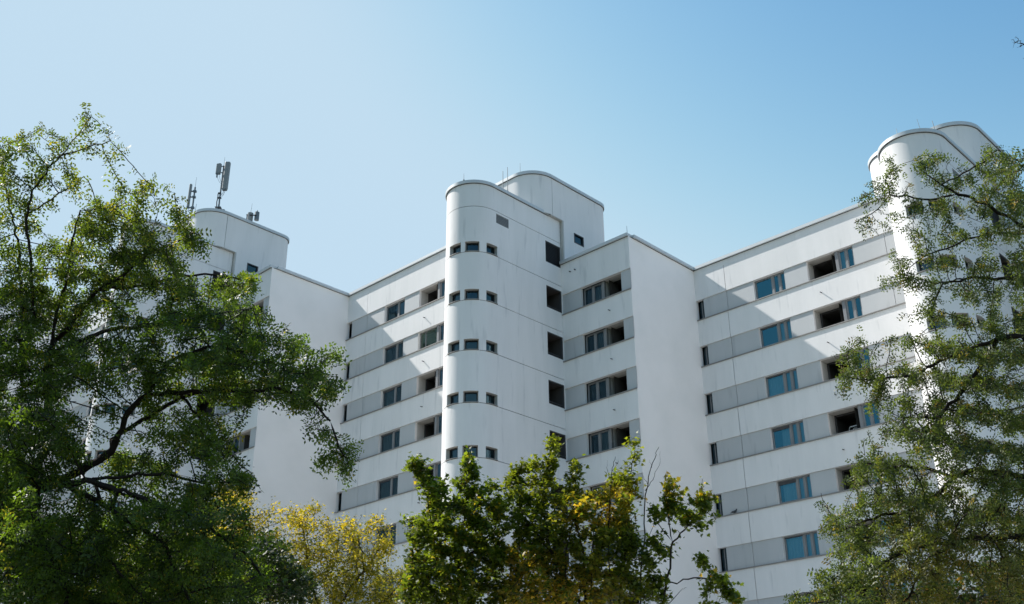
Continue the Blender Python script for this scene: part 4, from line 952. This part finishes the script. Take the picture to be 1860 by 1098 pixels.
tree('maple_tree', 'slender forked maple standing clear of the others before the blank white end wall', 'tree', 'trees in front of the building',
     [Lm([(1195, 1280), (1200, 1130), (1212, 1050), (1218, 1020), (1222, 985), (1245, 962), (1252, 945), (1270, 938)], D, D, ground=True), Lm([(1222, 985), (1205, 965), (1186, 935), (1180, 915)], D, D + .5), Lm([(1222, 985), (1212, 930), (1210, 890)], D, D), Lm([(1245, 962), (1278, 925), (1275, 880)], D, D - .3),
      Lm([(1210, 1060), (1260, 1050), (1300, 1052), (1330, 1085)], D, D - .6), Lm([(1300, 1052), (1275, 1030)], D - .5, D - .5)],
     C([(1217, 878, 16, 14, 0, .5), (1225, 900, 22, 18, 0, .6), (1276, 872, 7, 14, -.2, .35), (1272, 900, 16, 16, -.2, .5), (1300, 908, 11, 14, -.2, .4), (1245, 925, 32, 22, 0, .7), (1285, 935, 24, 22, -.2, .6), (1255, 955, 34, 12, 0, .6), (1212, 925, 14, 18, 0, .5), (1190, 930, 12, 18, .4, .4),
        (1272, 1018, 15, 9, -.5, .4), (1300, 1036, 22, 14, -.5, .5), (1318, 1060, 18, 16, -.5, .5), (1340, 1085, 20, 18, -.6, .5), (1290, 1100, 30, 10, -.5, .5), (1190, 990, 16, 14, .4, .5), (1195, 1060, 20, 20, .3, .5)], D, .9, 1.3), 'maple', LEAF_M, BARK2, 57,
     per=50, nleaf=15, lsize=.125, thin=.014, rmax=.09, step=.13, kill=.16, spread=.2, tintf=lambda X, Y, W, R: (Y < 905) * .35 * R.random(len(X)) + (R.random(len(X)) < .03))

# --- bare twigs rising between the maples, and one bare tip high at the right edge
def twigs(label, lines, base, seed, r0=.012, grp=None):
    R = np.random.default_rng(seed); b = unp([base])[0]; b[2] = 0
    N = []; par = []
    root = empty('bare_sapling', tuple(b)); tag(root, label, 'tree')
    mb = MB()
    for ln, r in lines:
        P = unp(ln); Q = [P[0] - b]
        for a, c in zip(P, P[1:]):
            k = 4
            for i in range(1, k + 1): Q.append(a + (c - a) * i / k - b + (R.normal(0, .012, 3) if i < k else 0))
        mb.tube(Q, [r * (1 - .75 * i / (len(Q) - 1)) for i in range(len(Q))], 5)
    g = unp([base])[0] - b; mb.tube([(0, 0, 0), tuple(g)], [r0 * 3, r0 * 1.6], 6)
    mb.build('trunk', BARK2, root); return root
D = 27.5
twigs('thin leafless sapling whose bare twigs rise beside the blank white end wall', [
    ([(1160, 1120, D), (1168, 1000, D), (1172, 900, D), (1180, 858, D), (1192, 826, D), (1197, 812, D)], .022), ([(1172, 892, D), (1186, 872, D), (1198, 845, D), (1199, 820, D)], .010), ([(1176, 880, D), (1166, 862, D)], .008),
    ([(1184, 850, D), (1180, 835, D)], .006), ([(1110, 1110, D), (1105, 990, D), (1108, 900, D), (1112, 850, D), (1118, 830, D)], .020), ([(1110, 880, D), (1102, 850, D), (1103, 836, D)], .008), ([(1112, 856, D), (1124, 838, D)], .007), ([(1168, 1000, D), (1185, 960, D), (1200, 930, D)], .010),
    ([(1072, 1100, D), (1075, 1000, D), (1082, 930, D), (1090, 890, D)], .020), ([(1200, 1110, D), (1222, 1090, D), (1240, 1070, D), (1247, 1068, D)], .012), ([(1030, 1100, D), (1028, 1000, D), (1045, 930, D), (1052, 900, D)], .018)], (1120, 1120, D), 3)
D = 15
twigs('leafless branch tip poking in at the top right edge of the sky', [
    ([(1930, 130, D), (1880, 95, D), (1860, 81, D), (1848, 75, D), (1837, 73, D)], .012), ([(1860, 81, D), (1855, 84, D), (1847, 87, D)], .006), ([(1849, 75, D), (1847, 69, D), (1846, 66, D)], .005), ([(1858, 82, D), (1849, 79, D), (1838, 77, D)], .005),
    ([(1846, 78, D), (1841, 83, D), (1839, 88, D)], .003), ([(1880, 95, D), (1862, 105, D), (1858, 106, D)], .006), ([(1848, 79, D), (1848, 75, D)], .004), ([(1930, 130, D), (2010, 420, D), (2040, 900, D), (2050, 1250, D)][::1], .05)], (2050, 1250, D), 4)
